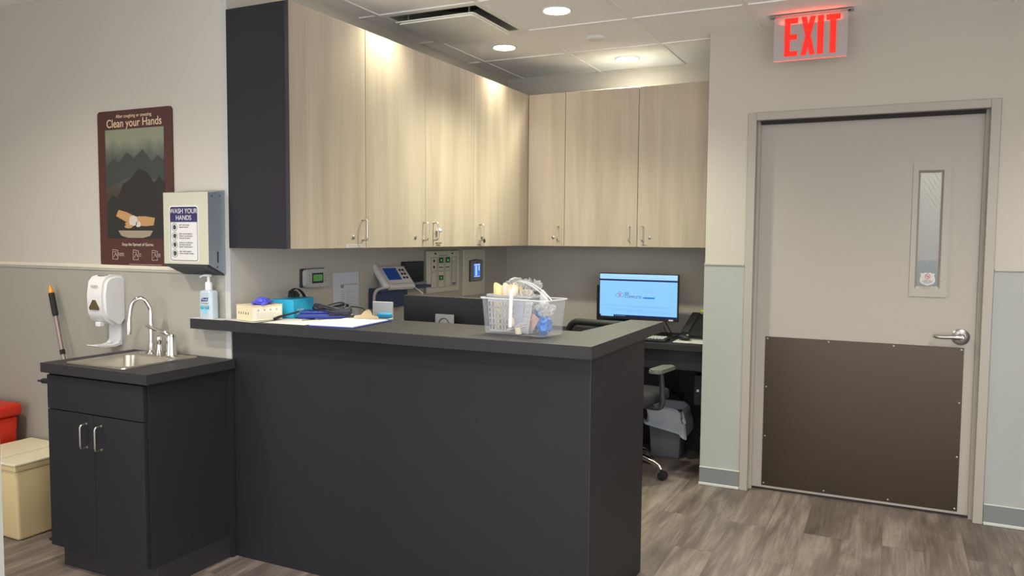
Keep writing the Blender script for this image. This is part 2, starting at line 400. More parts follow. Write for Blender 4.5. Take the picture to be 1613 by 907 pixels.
b = nb(); box(b, SX0, SX1, YS+0.006, YS+0.04, 0.001, 0.012); box(b, SX0, SX1, YS-0.003, YS-0.0005, 0.001, 0.013); part(dr, 'bottom_gap_shade', b, M['gap_shade'], world=True)  # dark strips painting the shade of the gap under the door
b = nb()
TX0, TX1, TZ0, TZ1 = 0.083, 0.262, 1.168, 1.878
for q in ((TX0, WX0, TZ0, TZ1), (WX1, TX1, TZ0, TZ1), (WX0, WX1, TZ0, WZ0), (WX0, WX1, WZ1, TZ1)):
    box(b, q[0], q[1], YS-0.007, YS-0.0003, q[2], q[3])
# chamfered inner lip
for (p0, p1, p2, p3) in (((WX0, WZ0), (WX1, WZ0), (WX1-0.01, WZ0+0.012), (WX0+0.01, WZ0+0.012)), ((WX0, WZ1), (WX0, WZ0), (WX0+0.01, WZ0+0.012), (WX0+0.01, WZ1-0.012)),
                         ((WX1, WZ0), (WX1, WZ1), (WX1-0.01, WZ1-0.012), (WX1-0.01, WZ0+0.012)), ((WX1, WZ1), (WX0, WZ1), (WX0+0.01, WZ1-0.012), (WX1-0.01, WZ1-0.012))):
    A = [b.verts.new((p0[0], YS-0.006, p0[1])), b.verts.new((p1[0], YS-0.006, p1[1])), b.verts.new((p2[0], YS+0.014, p2[1])), b.verts.new((p3[0], YS+0.014, p3[1]))]
    b.faces.new(A)
wf = part(dr, 'vision_window_frame', b, M['frame'], world=True)
M['wire_glass'] = clear_mat('wired_glass', (150, 160, 156), 0.30, 0.05, 0.25)
b = nb(); box(b, WX0, WX1, YS+0.018, YS+0.024, WZ0, WZ1); part(wf, 'wired_glass_pane', b, M['wire_glass'], world=True)
b = nb()
x0, x1, z0, z1 = WX0+0.003, WX1-0.003, WZ0, WZ1
step = 0.024
k = -60
while k < 60:
    for s in (1, -1):
        # line x + s*z*0.62 = const
        c0 = k*step
        pts = []
        za, zb = z0, z1
        xa = c0 - s*za*0.62 + (1.0 if s > 0 else -1.0)*0.62*1.5; xb = c0 - s*zb*0.62 + (1.0 if s > 0 else -1.0)*0.62*1.5
        ta, tb = 0.0, 1.0
        dx = xb-xa
        lo, hi = (x0-xa)/dx, (x1-xa)/dx
        if lo > hi: lo, hi = hi, lo
        ta, tb = max(0, lo), min(1, hi)
        if tb-ta > 0.01:
            P = lambda t: (xa+dx*t, YS+0.021, za+(zb-za)*t)
            tube(b, [P(ta), P(tb)], 0.0009, 3)
    k += 1
part(wf, 'wire_mesh', b, M['grey'], world=True)
# screws on the window trim
for (x, z) in ((0.172, 1.866), (0.168, 1.188), (0.095, 1.80), (0.25, 1.80), (0.095, 1.52), (0.25, 1.52), (0.095, 1.25), (0.25, 1.25)):
    b = nb(); lathe(b, [(0.004, 0), (0.003, 0.0015), (0, 0.002)], 10, (x, YS-0.007, z), 'Y'); part(wf, 'screw', b, M['light_grey'], world=True)
# notice sticker in the window
b = nb()
cx, cz = 0.170, 1.262
sh = []
for (a, c) in ((-0.035, 0.030), (-0.022, 0.030), (-0.012, 0.034), (0, 0.031), (0.012, 0.034), (0.022, 0.030), (0.035, 0.030), (0.031, 0.018), (0.036, 0.004), (0.037, -0.012), (0.028, -0.026), (0.012, -0.032), (0, -0.035), (-0.012, -0.032), (-0.028, -0.026), (-0.037, -0.012), (-0.036, 0.004), (-0.031, 0.018)):
    sh.append((cx+a, cz+c))
prism(b, sh, YS+0.0165, YS+0.0175); stk = part(wf, 'no_smoking_sticker', b, M['paper'], world=True)
b = nb(); pts = [(cx+0.012*math.cos(a*PI/12), YS+0.016, cz+0.014+0.012*math.sin(a*PI/12)) for a in range(24)]
tube(b, pts, 0.0014, 5, True); tube(b, [(cx-0.008, YS+0.016, cz+0.022), (cx+0.008, YS+0.016, cz+0.006)], 0.0012, 5)
part(stk, 'red_ring', b, mat('sign_red', (190, 50, 40), 0.5), world=True)
b = nb(); text(b, 'THIS IS A', 0.008, cx, cz-0.006, YS+0.0162); text(b, 'SMOKE FREE', 0.009, cx, cz-0.014, YS+0.0162); text(b, 'FACILITY', 0.008, cx, cz-0.022, YS+0.0162)
box(b, cx-0.006, cx+0.006, YS+0.0158, YS+0.0162, cz+0.0125, cz+0.0155)
part(stk, 'lettering', b, M['ink'], world=True)
b = nb(); box(b, -0.652, 0.354, YS-0.0025, YS-0.0003, 0.026, 0.905); kp = part(dr, 'kick_plate', b, M['kick'], world=True)
for (x, z) in [(-0.64, 0.893), (-0.31, 0.893), (0.02, 0.893), (0.342, 0.893), (-0.64, 0.61), (0.342, 0.61), (-0.64, 0.32), (0.342, 0.32), (-0.64, 0.04), (-0.31, 0.04), (0.02, 0.04), (0.342, 0.04)]:
    b = nb(); lathe(b, [(0.005, 0), (0.004, 0.0012), (0, 0.002)], 10, (x, YS-0.0025, z), 'Y'); part(kp, 'screw', b, M['nickel'], world=True)
# lever
lv = (0.335, 0.962)
b = nb(); lathe(b, [(0.043, 0), (0.043, 0.006), (0.036, 0.012), (0.020, 0.016), (0.017, 0.045), (0.013, 0.058), (0, 0.060)], 28, (lv[0], YS-0.0003, lv[1]), 'Y')
rose = part(dr, 'lever_handle', b, M['nickel'], smooth=True, world=True)
b = nb()
pts = [(lv[0]+0.006, YS-0.05, lv[1]), (lv[0]-0.03, YS-0.055, lv[1]+0.002), (lv[0]-0.08, YS-0.055, lv[1]), (lv[0]-0.112, YS-0.05, lv[1]), (lv[0]-0.122, YS-0.035, lv[1]+0.001)]
tube(b, spline(pts, 6), [0.013]*7+[0.0105]*12+[0.009]*6, 12); part(rose, 'lever', b, M['nickel'], smooth=True, world=True)

# ------------------------------------------------------------------ exit sign
ES = thing('exit_sign', 'clear edge-lit exit sign with red letters hanging from the ceiling', 'exit sign', (-0.433, 4.48, CEIL))
b = nb(); box(b, -0.207, 0.207, -0.028, 0.028, -0.012, -0.0065, 0.003); part(ES, 'ceiling_canopy', b, M['nickel'])
M['exit_panel'] = clear_mat('frosted_exit_acrylic', (196, 188, 186), 0.55, 0.3, 0.3)
b = nb(); prism(b, rrect(-0.183, 0.183, -0.240, -0.010, 0.012), -0.003, 0.003); part(ES, 'acrylic_panel', b, M['exit_panel'])
M['exit_red'] = mat('exit_red_glow', (170, 10, 6), 0.4, emit=0.36, ecol=(255, 34, 12))
M['exit_edge'] = mat('exit_edge_glow', (255, 120, 100), 0.4, emit=0.35, ecol=(255, 90, 80))
def poly_letter(bm, strokes, y0, y1):
    for p in strokes: prism(bm, p, y0, y1)
b = nb()
def rc(x0, x1, z0, z1): return [(x0, z0), (x1, z0), (x1, z1), (x0, z1)]
T, B_ = -0.022, -0.220; h = T-B_
# E
E0 = -0.128; poly_letter(b, [rc(E0, E0+0.028, B_, T), rc(E0+0.028, E0+0.066, T-0.028, T), rc(E0+0.028, E0+0.062, B_+h*0.5-0.014, B_+h*0.5+0.014), rc(E0+0.028, E0+0.066, B_, B_+0.026)], -0.0055, -0.0031)
# X
X0 = -0.046; X1 = 0.026; xm = (X0+X1)/2; zm = (T+B_)/2
poly_letter(b, [[(X0, T), (X0+0.027, T), (X1, B_), (X1-0.027, B_)]], -0.0055, -0.0031)
poly_letter(b, [[(X1-0.027, T), (X1, T), (X0+0.027, B_), (X0, B_)]], -0.0056, -0.0032)
poly_letter(b, [rc(0.036, 0.066, B_, T)], -0.0055, -0.0031)
poly_letter(b, [rc(0.078, 0.146, T-0.028, T), rc(0.097, 0.127, B_, T-0.028)], -0.0055, -0.0031)
part(ES, 'red_letters', b, M['exit_red'])
b = nb(); box(b, -0.181, 0.181, -0.0032, 0.0032, -0.2435, -0.2402, 0.001); part(ES, 'glowing_lower_edge', b, M['exit_edge'])
b = nb(); lathe(b, [(0.006, 0), (0.006, 0.004), (0, 0.005)], 12, (0.19, -0.02, -0.017)); part(ES, 'test_button', b, M['black'])
b = nb(); lathe(b, [(0.0045, 0), (0.0045, 0.004), (0, 0.005)], 12, (-0.165, -0.02, -0.017)); part(ES, 'status_lamp', b, M['exit_red'])
la = bpy.data.lights.new('exit_glow', 'AREA'); la.shape = 'RECTANGLE'; la.size = 0.3; la.size_y = 0.02; la.energy = 0.10; la.color = (1, 0.12, 0.05)
lo = bpy.data.objects.new('exit_glow', la); COL.objects.link(lo); lo.parent = ES; lo.location = (0, -0.02, -0.05); lo.rotation_euler = (PI*0.9, 0, 0)

# ------------------------------------------------------------------ ceiling fixtures
def downlight(x, y, watts, colr, label, group=None):
    t = thing('recessed_downlight', label, 'ceiling light', (x, y, CEIL), group=group)
    b = nb(); lathe(b, [(0.066, 0.0), (0.083, -0.0005), (0.085, -0.004), (0.080, -0.0075), (0.068, -0.006), (0.066, -0.0045)], 36)
    part(t, 'trim_ring', b, M['white_plastic'], smooth=True)
    b = nb(); lathe(b, [(0.067, -0.004), (0.067, -0.0052), (0.03, -0.0056), (0, -0.0056)], 36); part(t, 'glowing_lens', b, M['lens'])
    L = bpy.data.lights.new('downlight_lamp', 'SPOT'); L.energy = watts; L.color = colr; L.spot_size = math.radians(120 if x == -2.245 else 150 if y > 5 else 132 if y > 3.5 else 140); L.spot_blend = 1.0 if x == -2.245 else 0.75; L.shadow_soft_size = 0.065
    lo = bpy.data.objects.new('downlight_lamp', L); COL.objects.link(lo); lo.parent = t; lo.location = (0, 0, -0.02)
    return t
SPL = ['round recessed downlight in the ceiling, nearest one right of the air diffuser', 'round recessed downlight in the ceiling tile just behind the air diffuser', 'round recessed downlight farthest back, in front of the rear cabinets',
       'round recessed downlight above the first wood cabinet door, left of the air diffuser']
for i, (x, y, wt, c) in enumerate(SPOTS):
    downlight(x, y, wt, c, SPL[i] if i < 4 else 'round recessed downlight in the ceiling of the room in front of the counter', None if i < 4 else 'downlights in the front room')
CL = bpy.data.lights.new('corridor_lamp', 'AREA'); CL.energy = CORRIDOR_W; CL.size = 0.6; CL.color = NEUTRAL
o = bpy.data.objects.new('corridor_lamp', CL); COL.objects.link(o); o.location = (0.3, 5.6, 2.6)
b = nb(); lathe(b, [(0.055, 0.0), (0.057, -0.006), (0.052, -0.015), (0.02, -0.017), (0, -0.017)], 32)
solo('sprinkler_cover', b, M['white_plastic'], 'small round white sprinkler cover plate on a ceiling tile between the downlights', 'sprinkler', (-1.635, 4.505, CEIL), smooth=True)
# air diffuser in its own ceiling cell
AD = thing('air_diffuser', 'square white ceiling air diffuser with drop plate and dark plenum', 'air vent', (-2.245, 3.895, CEIL))
M['diffuser'] = mat('offwhite_diffuser_paint', (236, 236, 226), 0.45)
M['plenum'] = mat('grey_duct_metal', (150, 148, 138), 0.6, metal=0.3)
b = nb()
for (x0, x1, y0, y1) in ((-0.30, 0.30, -0.30, -0.272), (-0.30, 0.30, 0.272, 0.30), (-0.30, -0.272, -0.272, 0.272), (0.272, 0.30, -0.272, 0.272)):
    box(b, x0, x1, y0, y1, -0.007, 0.004, 0.001)
part(AD, 'outer_frame', b, M['diffuser'])
b = nb()
P0 = [(-0.272, -0.272), (0.272, -0.272), (0.272, 0.272), (-0.272, 0.272)]
A = [b.verts.new((x, y, 0.0)) for x, y in P0]; Bv = [b.verts.new((x*0.8, y*0.8, 0.09)) for x, y in P0]; C = [b.verts.new((x*0.8, y*0.8, 0.16)) for x, y in P0]
for Q, S in ((A, Bv), (Bv, C)):
    for i in range(4): j = (i+1) % 4; b.faces.new((Q[i], Q[j], S[j], S[i]))
b.faces.new(C); part(AD, 'plenum_cone', b, M['plenum'])
b = nb(); lathe(b, [(0.14, 0.10), (0.14, 0.158)], 32); part(AD, 'duct_collar', b, M['dark_gap'])
b = nb(); prism(b, rrect(-0.245, 0.245, -0.245, 0.245, 0.02), -0.034, -0.028, 'XY'); prism(b, rrect(-0.228, 0.228, -0.228, 0.228, 0.02), -0.040, -0.034, 'XY'); part(AD, 'drop_plate', b, M['diffuser'])
for sx in (-1, 1):
    for sy in (-1, 1):
        b = nb(); tube(b, [(sx*0.19, sy*0.19, -0.028), (sx*0.19, sy*0.19, 0.05), (sx*0.235, sy*0.235, 0.06)], 0.005, 6); part(AD, 'hanger_clip', b, M['plenum'])

# ------------------------------------------------------------------ wall cabinets
CZ0, CZ1 = 1.410, 2.455
def pull(bm, x, zc, out=0.030, L=0.096, rad=0.0042, y=0.0):
    """bar pull, front towards -y"""
    pts = [(x, y, zc+L/2)]+arc((x, y-out+0.012, zc+L/2), (x, y-out, zc+L/2), (x, y-out, zc+L/2-0.014), 5)+arc((x, y-out, zc-L/2+0.014), (x, y-out, zc-L/2), (x, y-out+0.012, zc-L/2), 5)+[(x, y, zc-L/2)]
    tube(bm, pts, rad, 10)
    lathe(bm, [(0.006, 0), (0.006, 0.002), (0.0045, 0.003)], 10, (x, y, zc+L/2), 'Y'); lathe(bm, [(0.006, 0), (0.006, 0.002), (0.0045, 0.003)], 10, (x, y, zc-L/2), 'Y')
def cab_door(par, x0, x1, hx, lock=None, stickers=(), front=-0.0, depth=0.02, extra=None):
    """local frame: door front at y=front; x right, z up (world heights)"""
    b = nb(); box(b, x0+0.0015, x1-0.0015, front, front+depth, CZ0, CZ1, 0.0012, 1)
    d = part(par, 'door', b, M['wood'])
    b = nb(); pull(b, hx, 1.4975, y=front); part(d, 'handle', b, M['steel'], smooth=True)
    if lock:
        b = nb(); lathe(b, [(0.0095, 0), (0.0095, 0.004), (0.007, 0.006), (0, 0.0065)], 16, (lock[0], front, lock[1]), 'Y')
        box(b, lock[0]-0.0008, lock[0]+0.0008, front-0.0075, front-0.0062, lock[1]-0.005, lock[1]+0.005)
        part(d, 'lock', b, M['nickel'], smooth=True)
    return d
def cabinet(name_label, loc, rotz, x0, x1, doors, dep, end=None, filler=None):
    c = thing('wall_cabinet', name_label, 'cabinet', loc, rotz)
    b = nb(); box(b, x0+0.001, x1-0.001, 0.021, dep, 0.001, CZ1-CZ0-0.001)
    for v in b.verts: v.co.z += 0
    part(c, 'carcass', b, M['charcoal_edge'])
    return c
# left run: local x = world +y, local -y = out into the nook (+x world). front plane X=-2.32
FX = -2.32
def left_cab(label, ya, yb, doors):
    c = thing('wall_cabinet', label, 'cabinet', (FX, ya, 0), PI/2, group=None)
    b = nb(); box(b, 0.001, yb-ya-0.001, 0.0205, -XL+FX-0.001, CZ0+0.001, CZ1-0.001); part(c, 'carcass', b, M['charcoal_edge'])
    return c
c1 = left_cab('pale wood wall cabinet with charcoal end panel, nearest the sink', 2.645, 3.155, None)
b = nb(); box(b, -0.025, 0.0, 0.020, -XL+FX-0.0015, CZ0, CZ1, 0.001); part(c1, 'end_panel', b, M['charcoal'], label='charcoal end panel')
d = cab_door(c1, -0.025, 0.51, 0.482, (0.408, 1.462))
b = nb(); box(b, -0.0265, -0.0245, 0.0, 0.020, CZ0+0.001, CZ1-0.001); part(d, 'edge_band', b, M['charcoal_edge'], label='dark edge band of the door')
b = nb(); box(b, 0.356, 0.478, -0.0008, -0.0001, 1.414, 1.428); s = part(d, 'label_strip', b, M['paper'])
b = nb(); text(b, 'CONTROLLED MEDS 1', 0.0115, 0.42, 1.421, -0.0010, 0.0002); part(s, 'lettering', b, M['ink_grey'])
c2 = left_cab('pale wood wall cabinet with two doors above the white wall phone', 3.155, 4.255, None)
d = cab_door(c2, 0.0, 0.545, 0.523, (0.440, 1.463))
d = cab_door(c2, 0.545, 1.10, 0.628, None)
b = nb(); crumple(b, (0.670, -0.012, 1.503), (0.022, 0.010, 0.010), 0.25, 4, 3); part(d, 'child_latch', b, M['white_plastic'], smooth=True, label='white knob latch beside the handle')
b = nb(); text(b, 'MEDICATION', 0.0115, 0.683, 1.431, -0.0006, 0.0003); text(b, 'SUPPLIES', 0.0115, 0.678, 1.419, -0.0006, 0.0003); part(d, 'lettering', b, M['ink'])
c3 = left_cab('pale wood corner wall cabinet with a black key in its lock', 4.255, 5.055, None)
d = cab_door(c3, 0.0, 0.80, 0.072, (0.102, 1.466))
b = nb(); text(b, 'KEY SET', 0.0105, 0.062, 1.421, -0.0006, 0.0003); part(d, 'lettering', b, M['ink'])
K = thing('key', 'small key with black head hanging from the cabinet lock', 'key', (FX+0.0075, 4.357, 1.466), PI/2)
b = nb(); box(b, -0.001, 0.001, -0.012, 0.0, -0.004, 0.004); box(b, -0.002, 0.002, -0.010, -0.008, -0.048, -0.004, 0.0005); part(K, 'key_blade', b, M['nickel'])
b = nb(); prism(b, disc(0, -0.022, 0.012, 18), -0.0135, -0.0095); part(K, 'key_head', b, M['black'])
# back run: local frame = world; front at Y=5.04
FY = 5.055
def back_cab(label, xa, xb, dep=0.33):
    c = thing('wall_cabinet', label, 'cabinet', (xa, FY-0.015, 0), 0)
    b = nb(); box(b, 0.001, xb-xa-0.001, 0.0205, YB-FY+0.015-0.001, CZ0+0.001, CZ1-0.001); part(c, 'carcass', b, M['charcoal_edge'])
    return c
c4 = back_cab('narrow pale wood wall cabinet in the inside corner of the rear run', -2.318, -2.042)
cab_door(c4, 0.0, 0.276, 0.235, (0.194, 1.470))
c5 = back_cab('pale wood wall cabinet with two doors on the rear wall, above the lit monitor', -2.042, -0.999)
cab_door(c5, 0.0, 0.517, 0.467, None)
d = cab_door(c5, 0.517, 1.042, 0.558, (0.604, 1.472))
b = nb(); text(b, 'SUPPLIES', 0.011, 0.565, 1.421, -0.0006, 0.0003); part(d, 'lettering', b, M['ink'])

# ------------------------------------------------------------------ reception counter
RC = thing('reception_counter', 'charcoal laminate L-shaped reception counter base in the middle of the room', 'counter', (-1.8, YP, 0))
b = nb(); box(b, XL+0.002, -0.957, YP, YP+0.115, 0, 1.044, 0.0015); part(RC, 'front_panel', b, M['charcoal'], world=True)
b = nb(); box(b, -1.072, -0.957, YP+0.1151, 3.305, 0, 1.044, 0.0015); part(RC, 'side_panel', b, M['charcoal'], world=True)
b = nb(); box(b, -0.9575, -0.9555, YP, YP+0.003, 0, 1.04); part(RC, 'corner_edge_strip', b, M['charcoal_edge'], world=True)
b = nb(); prism(b, [(-2.857, 2.56), (-0.935, 2.56), (-0.930, 2.565), (-0.930, 3.515), (-1.085, 3.515), (-1.125, 2.965), (-2.672, 2.965), (-2.672, 2.6245), (-2.857, 2.6245)], 1.0445, 1.09, 'XY')
bmesh.ops.translate(b, verts=b.verts[:], vec=(1.8, -YP, -1.0445))
solo('transaction_top', b, M['charcoal_top'], 'charcoal L-shaped bar top on the reception counter, holding boxes and basket', 'countertop', (-1.8, YP, 1.0445))
ID = thing('reception_desk', 'low charcoal work surface fixed behind the reception counter front', 'desk', (-1.9, 3.0, 0))
b = nb(); box(b, XL+0.002, -1.0725, YP+0.1155, 3.32, 0.725, 0.76, 0.002); part(ID, 'desk_top', b, M['charcoal_top'], world=True)
for x in (XL+0.03, -1.13):
    b = nb(); box(b, x, x+0.025, YP+0.13, 3.28, 0.0, 0.7249); part(ID, 'support_panel', b, M['charcoal'], world=True)

# ------------------------------------------------------------------ sink cabinet
SK = thing('sink_cabinet', 'charcoal sink base cabinet with two doors and a false drawer front', 'cabinet', (-2.99, 2.4, 0))
CX0, CX1, CY0, CY1 = -3.303, -2.681, 2.17, 2.618
b = nb(); box(b, CX0, CX1, CY0+0.019, CY1, 0.10, 0.70); box(b, CX0, CX0+0.02, CY0+0.019, CY1, 0.70, 0.868); box(b, CX1-0.02, CX1, CY0+0.019, CY1, 0.70, 0.868); box(b, CX0+0.02, CX1-0.02, CY0+0.019, CY0+0.022, 0.70, 0.868)
part(SK, 'carcass', b, M['charcoal'], world=True)
b = nb(); box(b, CX1+0.0003, -2.664, 2.605, 2.6255, 0, 0.868); part(SK, 'scribe_filler', b, M['charcoal'], world=True)
b = nb(); box(b, CX0+0.03, CX1, CY0+0.045, CY1, 0, 0.0995); part(SK, 'toe_kick', b, M['charcoal_edge'], world=True)
b = nb(); box(b, CX0+0.012, CX1-0.012, CY0, CY0+0.0185, 0.712, 0.858, 0.001); part(SK, 'drawer_front', b, M['charcoal'], world=True)
for x0, x1, hx in ((CX0+0.012, -2.9945, -3.040), (-2.9915, CX1-0.012, -2.948)):
    b = nb(); box(b, x0, x1, CY0, CY0+0.0185, 0.104, 0.708, 0.001); d = part(SK, 'door', b, M['charcoal'], world=True)
    b = nb(); pull(b, hx, 0.617, y=CY0, L=0.10); part(d, 'handle', b, M['steel'], smooth=True, world=True)
b = nb()
WX, WX2, WY, WY2 = -3.311, -2.652, 2.155, 2.6245
hx0, hx1, hy0, hy1 = -3.19, -2.865, 2.222, 2.500
for q in ((WX, WX2, WY, hy0), (WX, WX2, hy1, WY2), (WX, hx0, hy0, hy1), (hx1, WX2, hy0, hy1)): box(b, q[0], q[1], q[2], q[3], 0.869, 0.910)
bmesh.ops.remove_doubles(b, verts=b.verts[:], dist=1e-5)
bmesh.ops.translate(b, verts=b.verts[:], vec=(2.99, -2.4, -0.869))
solo('sink_worktop', b, M['charcoal_top'], 'small square charcoal worktop around the steel sink', 'countertop', (-2.99, 2.4, 0.869))
SN = thing('drop_in_sink', 'stainless steel drop-in sink set in the small charcoal worktop', 'sink', (-3.025, 2.39, 0.91))
b = nb()
sx0, sx1, sy0, sy1 = -0.187, 0.187, -0.193, 0.200
out = rrect(sx0, sx1, sy0, sy1, 0.02, 5); inn = rrect(-0.152, 0.150, -0.160, 0.105, 0.04, 5)
lay = [(out, 0.0003), (rrect(sx0+0.003, sx1-0.003, sy0+0.003, sy1-0.003, 0.018, 5), 0.005), (rrect(sx0+0.012, sx1-0.012, sy0+0.012, sy1-0.012, 0.018, 5), 0.0035), (rrect(-0.157, 0.155, -0.165, 0.110, 0.042, 5), 0.0035), (inn, 0.0),
       (rrect(-0.142, 0.140, -0.150, 0.095, 0.045, 5), -0.10), (rrect(-0.130, 0.128, -0.138, 0.083, 0.05, 5), -0.135), (rrect(-0.10, 0.098, -0.108, 0.053, 0.04, 5), -0.145)]
rings = [[b.verts.new((x, y, z)) for x, y in ly] for ly, z in lay]
for A, Bq in zip(rings, rings[1:]):
    n = len(A)
    for i in range(n): j = (i+1) % n; b.faces.new((A[i], A[j], Bq[j], Bq[i]))
b.faces.new(rings[-1])
part(SN, 'basin', b, M['sink_steel'], smooth=True)
b = nb(); lathe(b, [(0.045, 0.0), (0.043, 0.003), (0.03, 0.001), (0, 0.0005)], 24, (0, -0.03, -0.1448)); part(SN, 'drain', b, M['chrome'], smooth=True)
b = nb(); lathe(b, [(0.022, 0), (0.021, 0.003), (0, 0.0045)], 20, (-0.13, 0.158, 0.0036)); part(SN, 'hole_cap', b, M['chrome'], smooth=True)
FC = thing('faucet', 'chrome gooseneck faucet with side lever and sprayer on the sink', 'faucet', (-3.106, 2.556, 0.9142))
b = nb(); lathe(b, [(0.026, 0), (0.025, 0.006), (0.018, 0.012), (0.013, 0.02), (0.0115, 0.05)], 24)
part(FC, 'base', b, M['chrome'], smooth=True)
b = nb()
sp = [(0, 0, 0.03), (0, 0, 0.10), (0, 0, 0.19), (-0.004, -0.006, 0.222), (-0.018, -0.020, 0.252), (-0.038, -0.040, 0.256), (-0.056, -0.056, 0.228), (-0.064, -0.063, 0.17), (-0.066, -0.065, 0.135)]
s2 = spline(sp, 6); tube(b, s2, [0.0098]*len(s2), 14)
tube(b, [(-0.0655, -0.0645, 0.150), (-0.066, -0.065, 0.125), (-0.0665, -0.0655, 0.092)], [0.0125, 0.0125, 0.0115], 14)
lathe(b, [(0.0115, 0.118), (0.013, 0.122), (0.013, 0.130), (0.0115, 0.134)], 18)
part(FC, 'spout', b, M['chrome'], smooth=True)
b = nb(); tube(b, [(-0.03, -0.005, 0.127), (0, 0, 0.126)], [0.005, 0.004], 10); part(FC, 'spout_lock', b, M['chrome'], smooth=True)
b = nb(); lathe(b, [(0.027, 0), (0.024, 0.02), (0.022, 0.06), (0.023, 0.085), (0.017, 0.098), (0, 0.102)], 22, (0.125, 0.005, 0.0))
part(FC, 'valve_body', b, M['chrome'], smooth=True)
b = nb(); tube(b, spline([(0.128, 0.005, 0.088), (0.10, -0.004, 0.103), (0.06, -0.012, 0.112), (0.008, -0.022, 0.128)], 6), [0.014, 0.014, 0.0135, 0.013, 0.0125, 0.012, 0.0115, 0.011, 0.0105, 0.010, 0.0095, 0.009, 0.0088, 0.0085, 0.008, 0.0078, 0.0075, 0.007, 0.006], 12)
part(FC, 'lever_handle', b, M['chrome'], smooth=True)
b = nb(); lathe(b, [(0.021, 0), (0.017, 0.012), (0.011, 0.035), (0.010, 0.055), (0.013, 0.07), (0.012, 0.086), (0.004, 0.094), (0, 0.095)], 20, (0.088, -0.030, 0.0))
part(FC, 'side_sprayer', b, M['chrome'], smooth=True)

# ------------------------------------------------------------------ poster (plain stand-in picture)
PO = thing('hand_washing_poster', 'maroon poster reading Clean your Hands on the wall above the sink', 'poster', (-3.277, YP-0.004, 1.311))
M['maroon'] = mat('maroon_poster_card', (74, 40, 36), 0.45)
PWd, PH = 0.256, 0.751
b = nb(); prism(b, rrect(-PWd, PWd, 0, PH, 0.018), -0.003, 0.0035); part(PO, 'board', b, M['maroon'])
def picmat():
    m = bpy.data.materials.new('muted_landscape_print'); m.use_nodes = True; nt = m.node_tree; bs = nt.nodes['Principled BSDF']; bs.inputs['Roughness'].default_value = 0.4
    tc = nt.nodes.new('ShaderNodeTexCoord'); sp_ = nt.nodes.new('ShaderNodeSeparateXYZ'); nt.links.new(tc.outputs['Generated'], sp_.inputs[0])
    n = nt.nodes.new('ShaderNodeTexNoise'); n.inputs['Scale'].default_value = 5; n.inputs['Detail'].default_value = 6; nt.links.new(tc.outputs['Generated'], n.inputs['Vector'])
    ma = nt.nodes.new('ShaderNodeMath'); ma.operation = 'MULTIPLY_ADD'; ma.inputs[1].default_value = 0.22; nt.links.new(n.outputs['Fac'], ma.inputs[0]); nt.links.new(sp_.outputs['Z'], ma.inputs[2])
    cr = nt.nodes.new('ShaderNodeValToRGB'); e = cr.color_ramp.elements; e[0].position = 0.2; e[0].color = rgb(38, 36, 32); e[1].position = 1.08; e[1].color = rgb(132, 134, 112)
    e[1].position = 1.0
    for p, c in ((0.5, (62, 52, 44)), (0.66, (76, 72, 64)), (0.80, (58, 66, 62)), (0.90, (92, 98, 86))): q = e.new(p); q.color = rgb(*c)
    nt.links.new(ma.outputs[0], cr.inputs[0]); nt.links.new(cr.outputs[0], bs.inputs['Base Color']); return m
b = nb(); box(b, -0.200, 0.202, -0.0040, -0.0031, 0.137, 0.660); pic = part(PO, 'picture', b, picmat())
# plain generic shapes: a dark mound, a pale oval, a pair of foam-covered hands
def blob(cx, cz, w, h, n=40, wob=0.0, sd=0): return [(cx+w*math.cos(2*PI*i/n)*(1+wob*noise.noise(Vector((math.cos(2*PI*i/n)*2, math.sin(2*PI*i/n)*2, sd)))), cz+h*math.sin(2*PI*i/n)*(1+wob*noise.noise(Vector((math.sin(2*PI*i/n)*2, math.cos(2*PI*i/n)*2, sd+3))))) for i in range(n)]
b = nb(); prism(b, [(-0.200, 0.139), (0.202, 0.139), (0.202, 0.40), (0.17, 0.43), (0.13, 0.40), (0.09, 0.45), (0.03, 0.47), (-0.03, 0.42), (-0.08, 0.40), (-0.12, 0.33), (-0.16, 0.35), (-0.200, 0.30)], -0.0046, -0.0041); part(pic, 'dark_hills', b, mat('print_dark_green', (36, 34, 30), 0.5))
b = nb(); prism(b, [(-0.200, 0.47), (-0.15, 0.52), (-0.11, 0.50), (-0.05, 0.55), (0.0, 0.52), (0.06, 0.56), (0.12, 0.50), (0.16, 0.53), (0.202, 0.50), (0.202, 0.41), (0.0, 0.44), (-0.200, 0.38)], -0.0044, -0.0041); part(pic, 'far_ridge', b, mat('print_slate_green', (54, 60, 54), 0.5))
M['print_skin'] = mat('print_ochre', (178, 136, 88), 0.5)
b = nb()
prism(b, [(-0.135, 0.245), (-0.115, 0.275), (-0.055, 0.262), (-0.02, 0.250), (-0.005, 0.225), (-0.02, 0.205), (-0.06, 0.215)], -0.0050, -0.0047)
prism(b, [(0.135, 0.235), (0.125, 0.200), (0.075, 0.196), (0.03, 0.198), (0.0, 0.205), (-0.02, 0.228), (0.02, 0.243), (0.07, 0.243)], -0.0054, -0.0050)
for k in range(4): prism(b, blob(-0.035-0.004*k, 0.236-0.014*k, 0.028, 0.0085, 20), -0.0058-0.0001*k, -0.0054)
part(pic, 'washing_hands', b, M['print_skin'])
b = nb(); prism(b, blob(-0.012, 0.222, 0.030, 0.026, 40, 0.5, 5), -0.0066, -0.0060); prism(b, blob(0.022, 0.205, 0.018, 0.014, 40, 0.4, 8), -0.0066, -0.0060); part(pic, 'soap_foam', b, mat('print_foam', (196, 184, 174), 0.5))
b = nb(); prism(b, [(-0.12, 0.175), (0.12, 0.175), (0.10, 0.150), (0.05, 0.140), (-0.05, 0.140), (-0.10, 0.150)], -0.0053, -0.0048); part(pic, 'wash_bowl', b, mat('print_bowl', (150, 134, 116), 0.5))
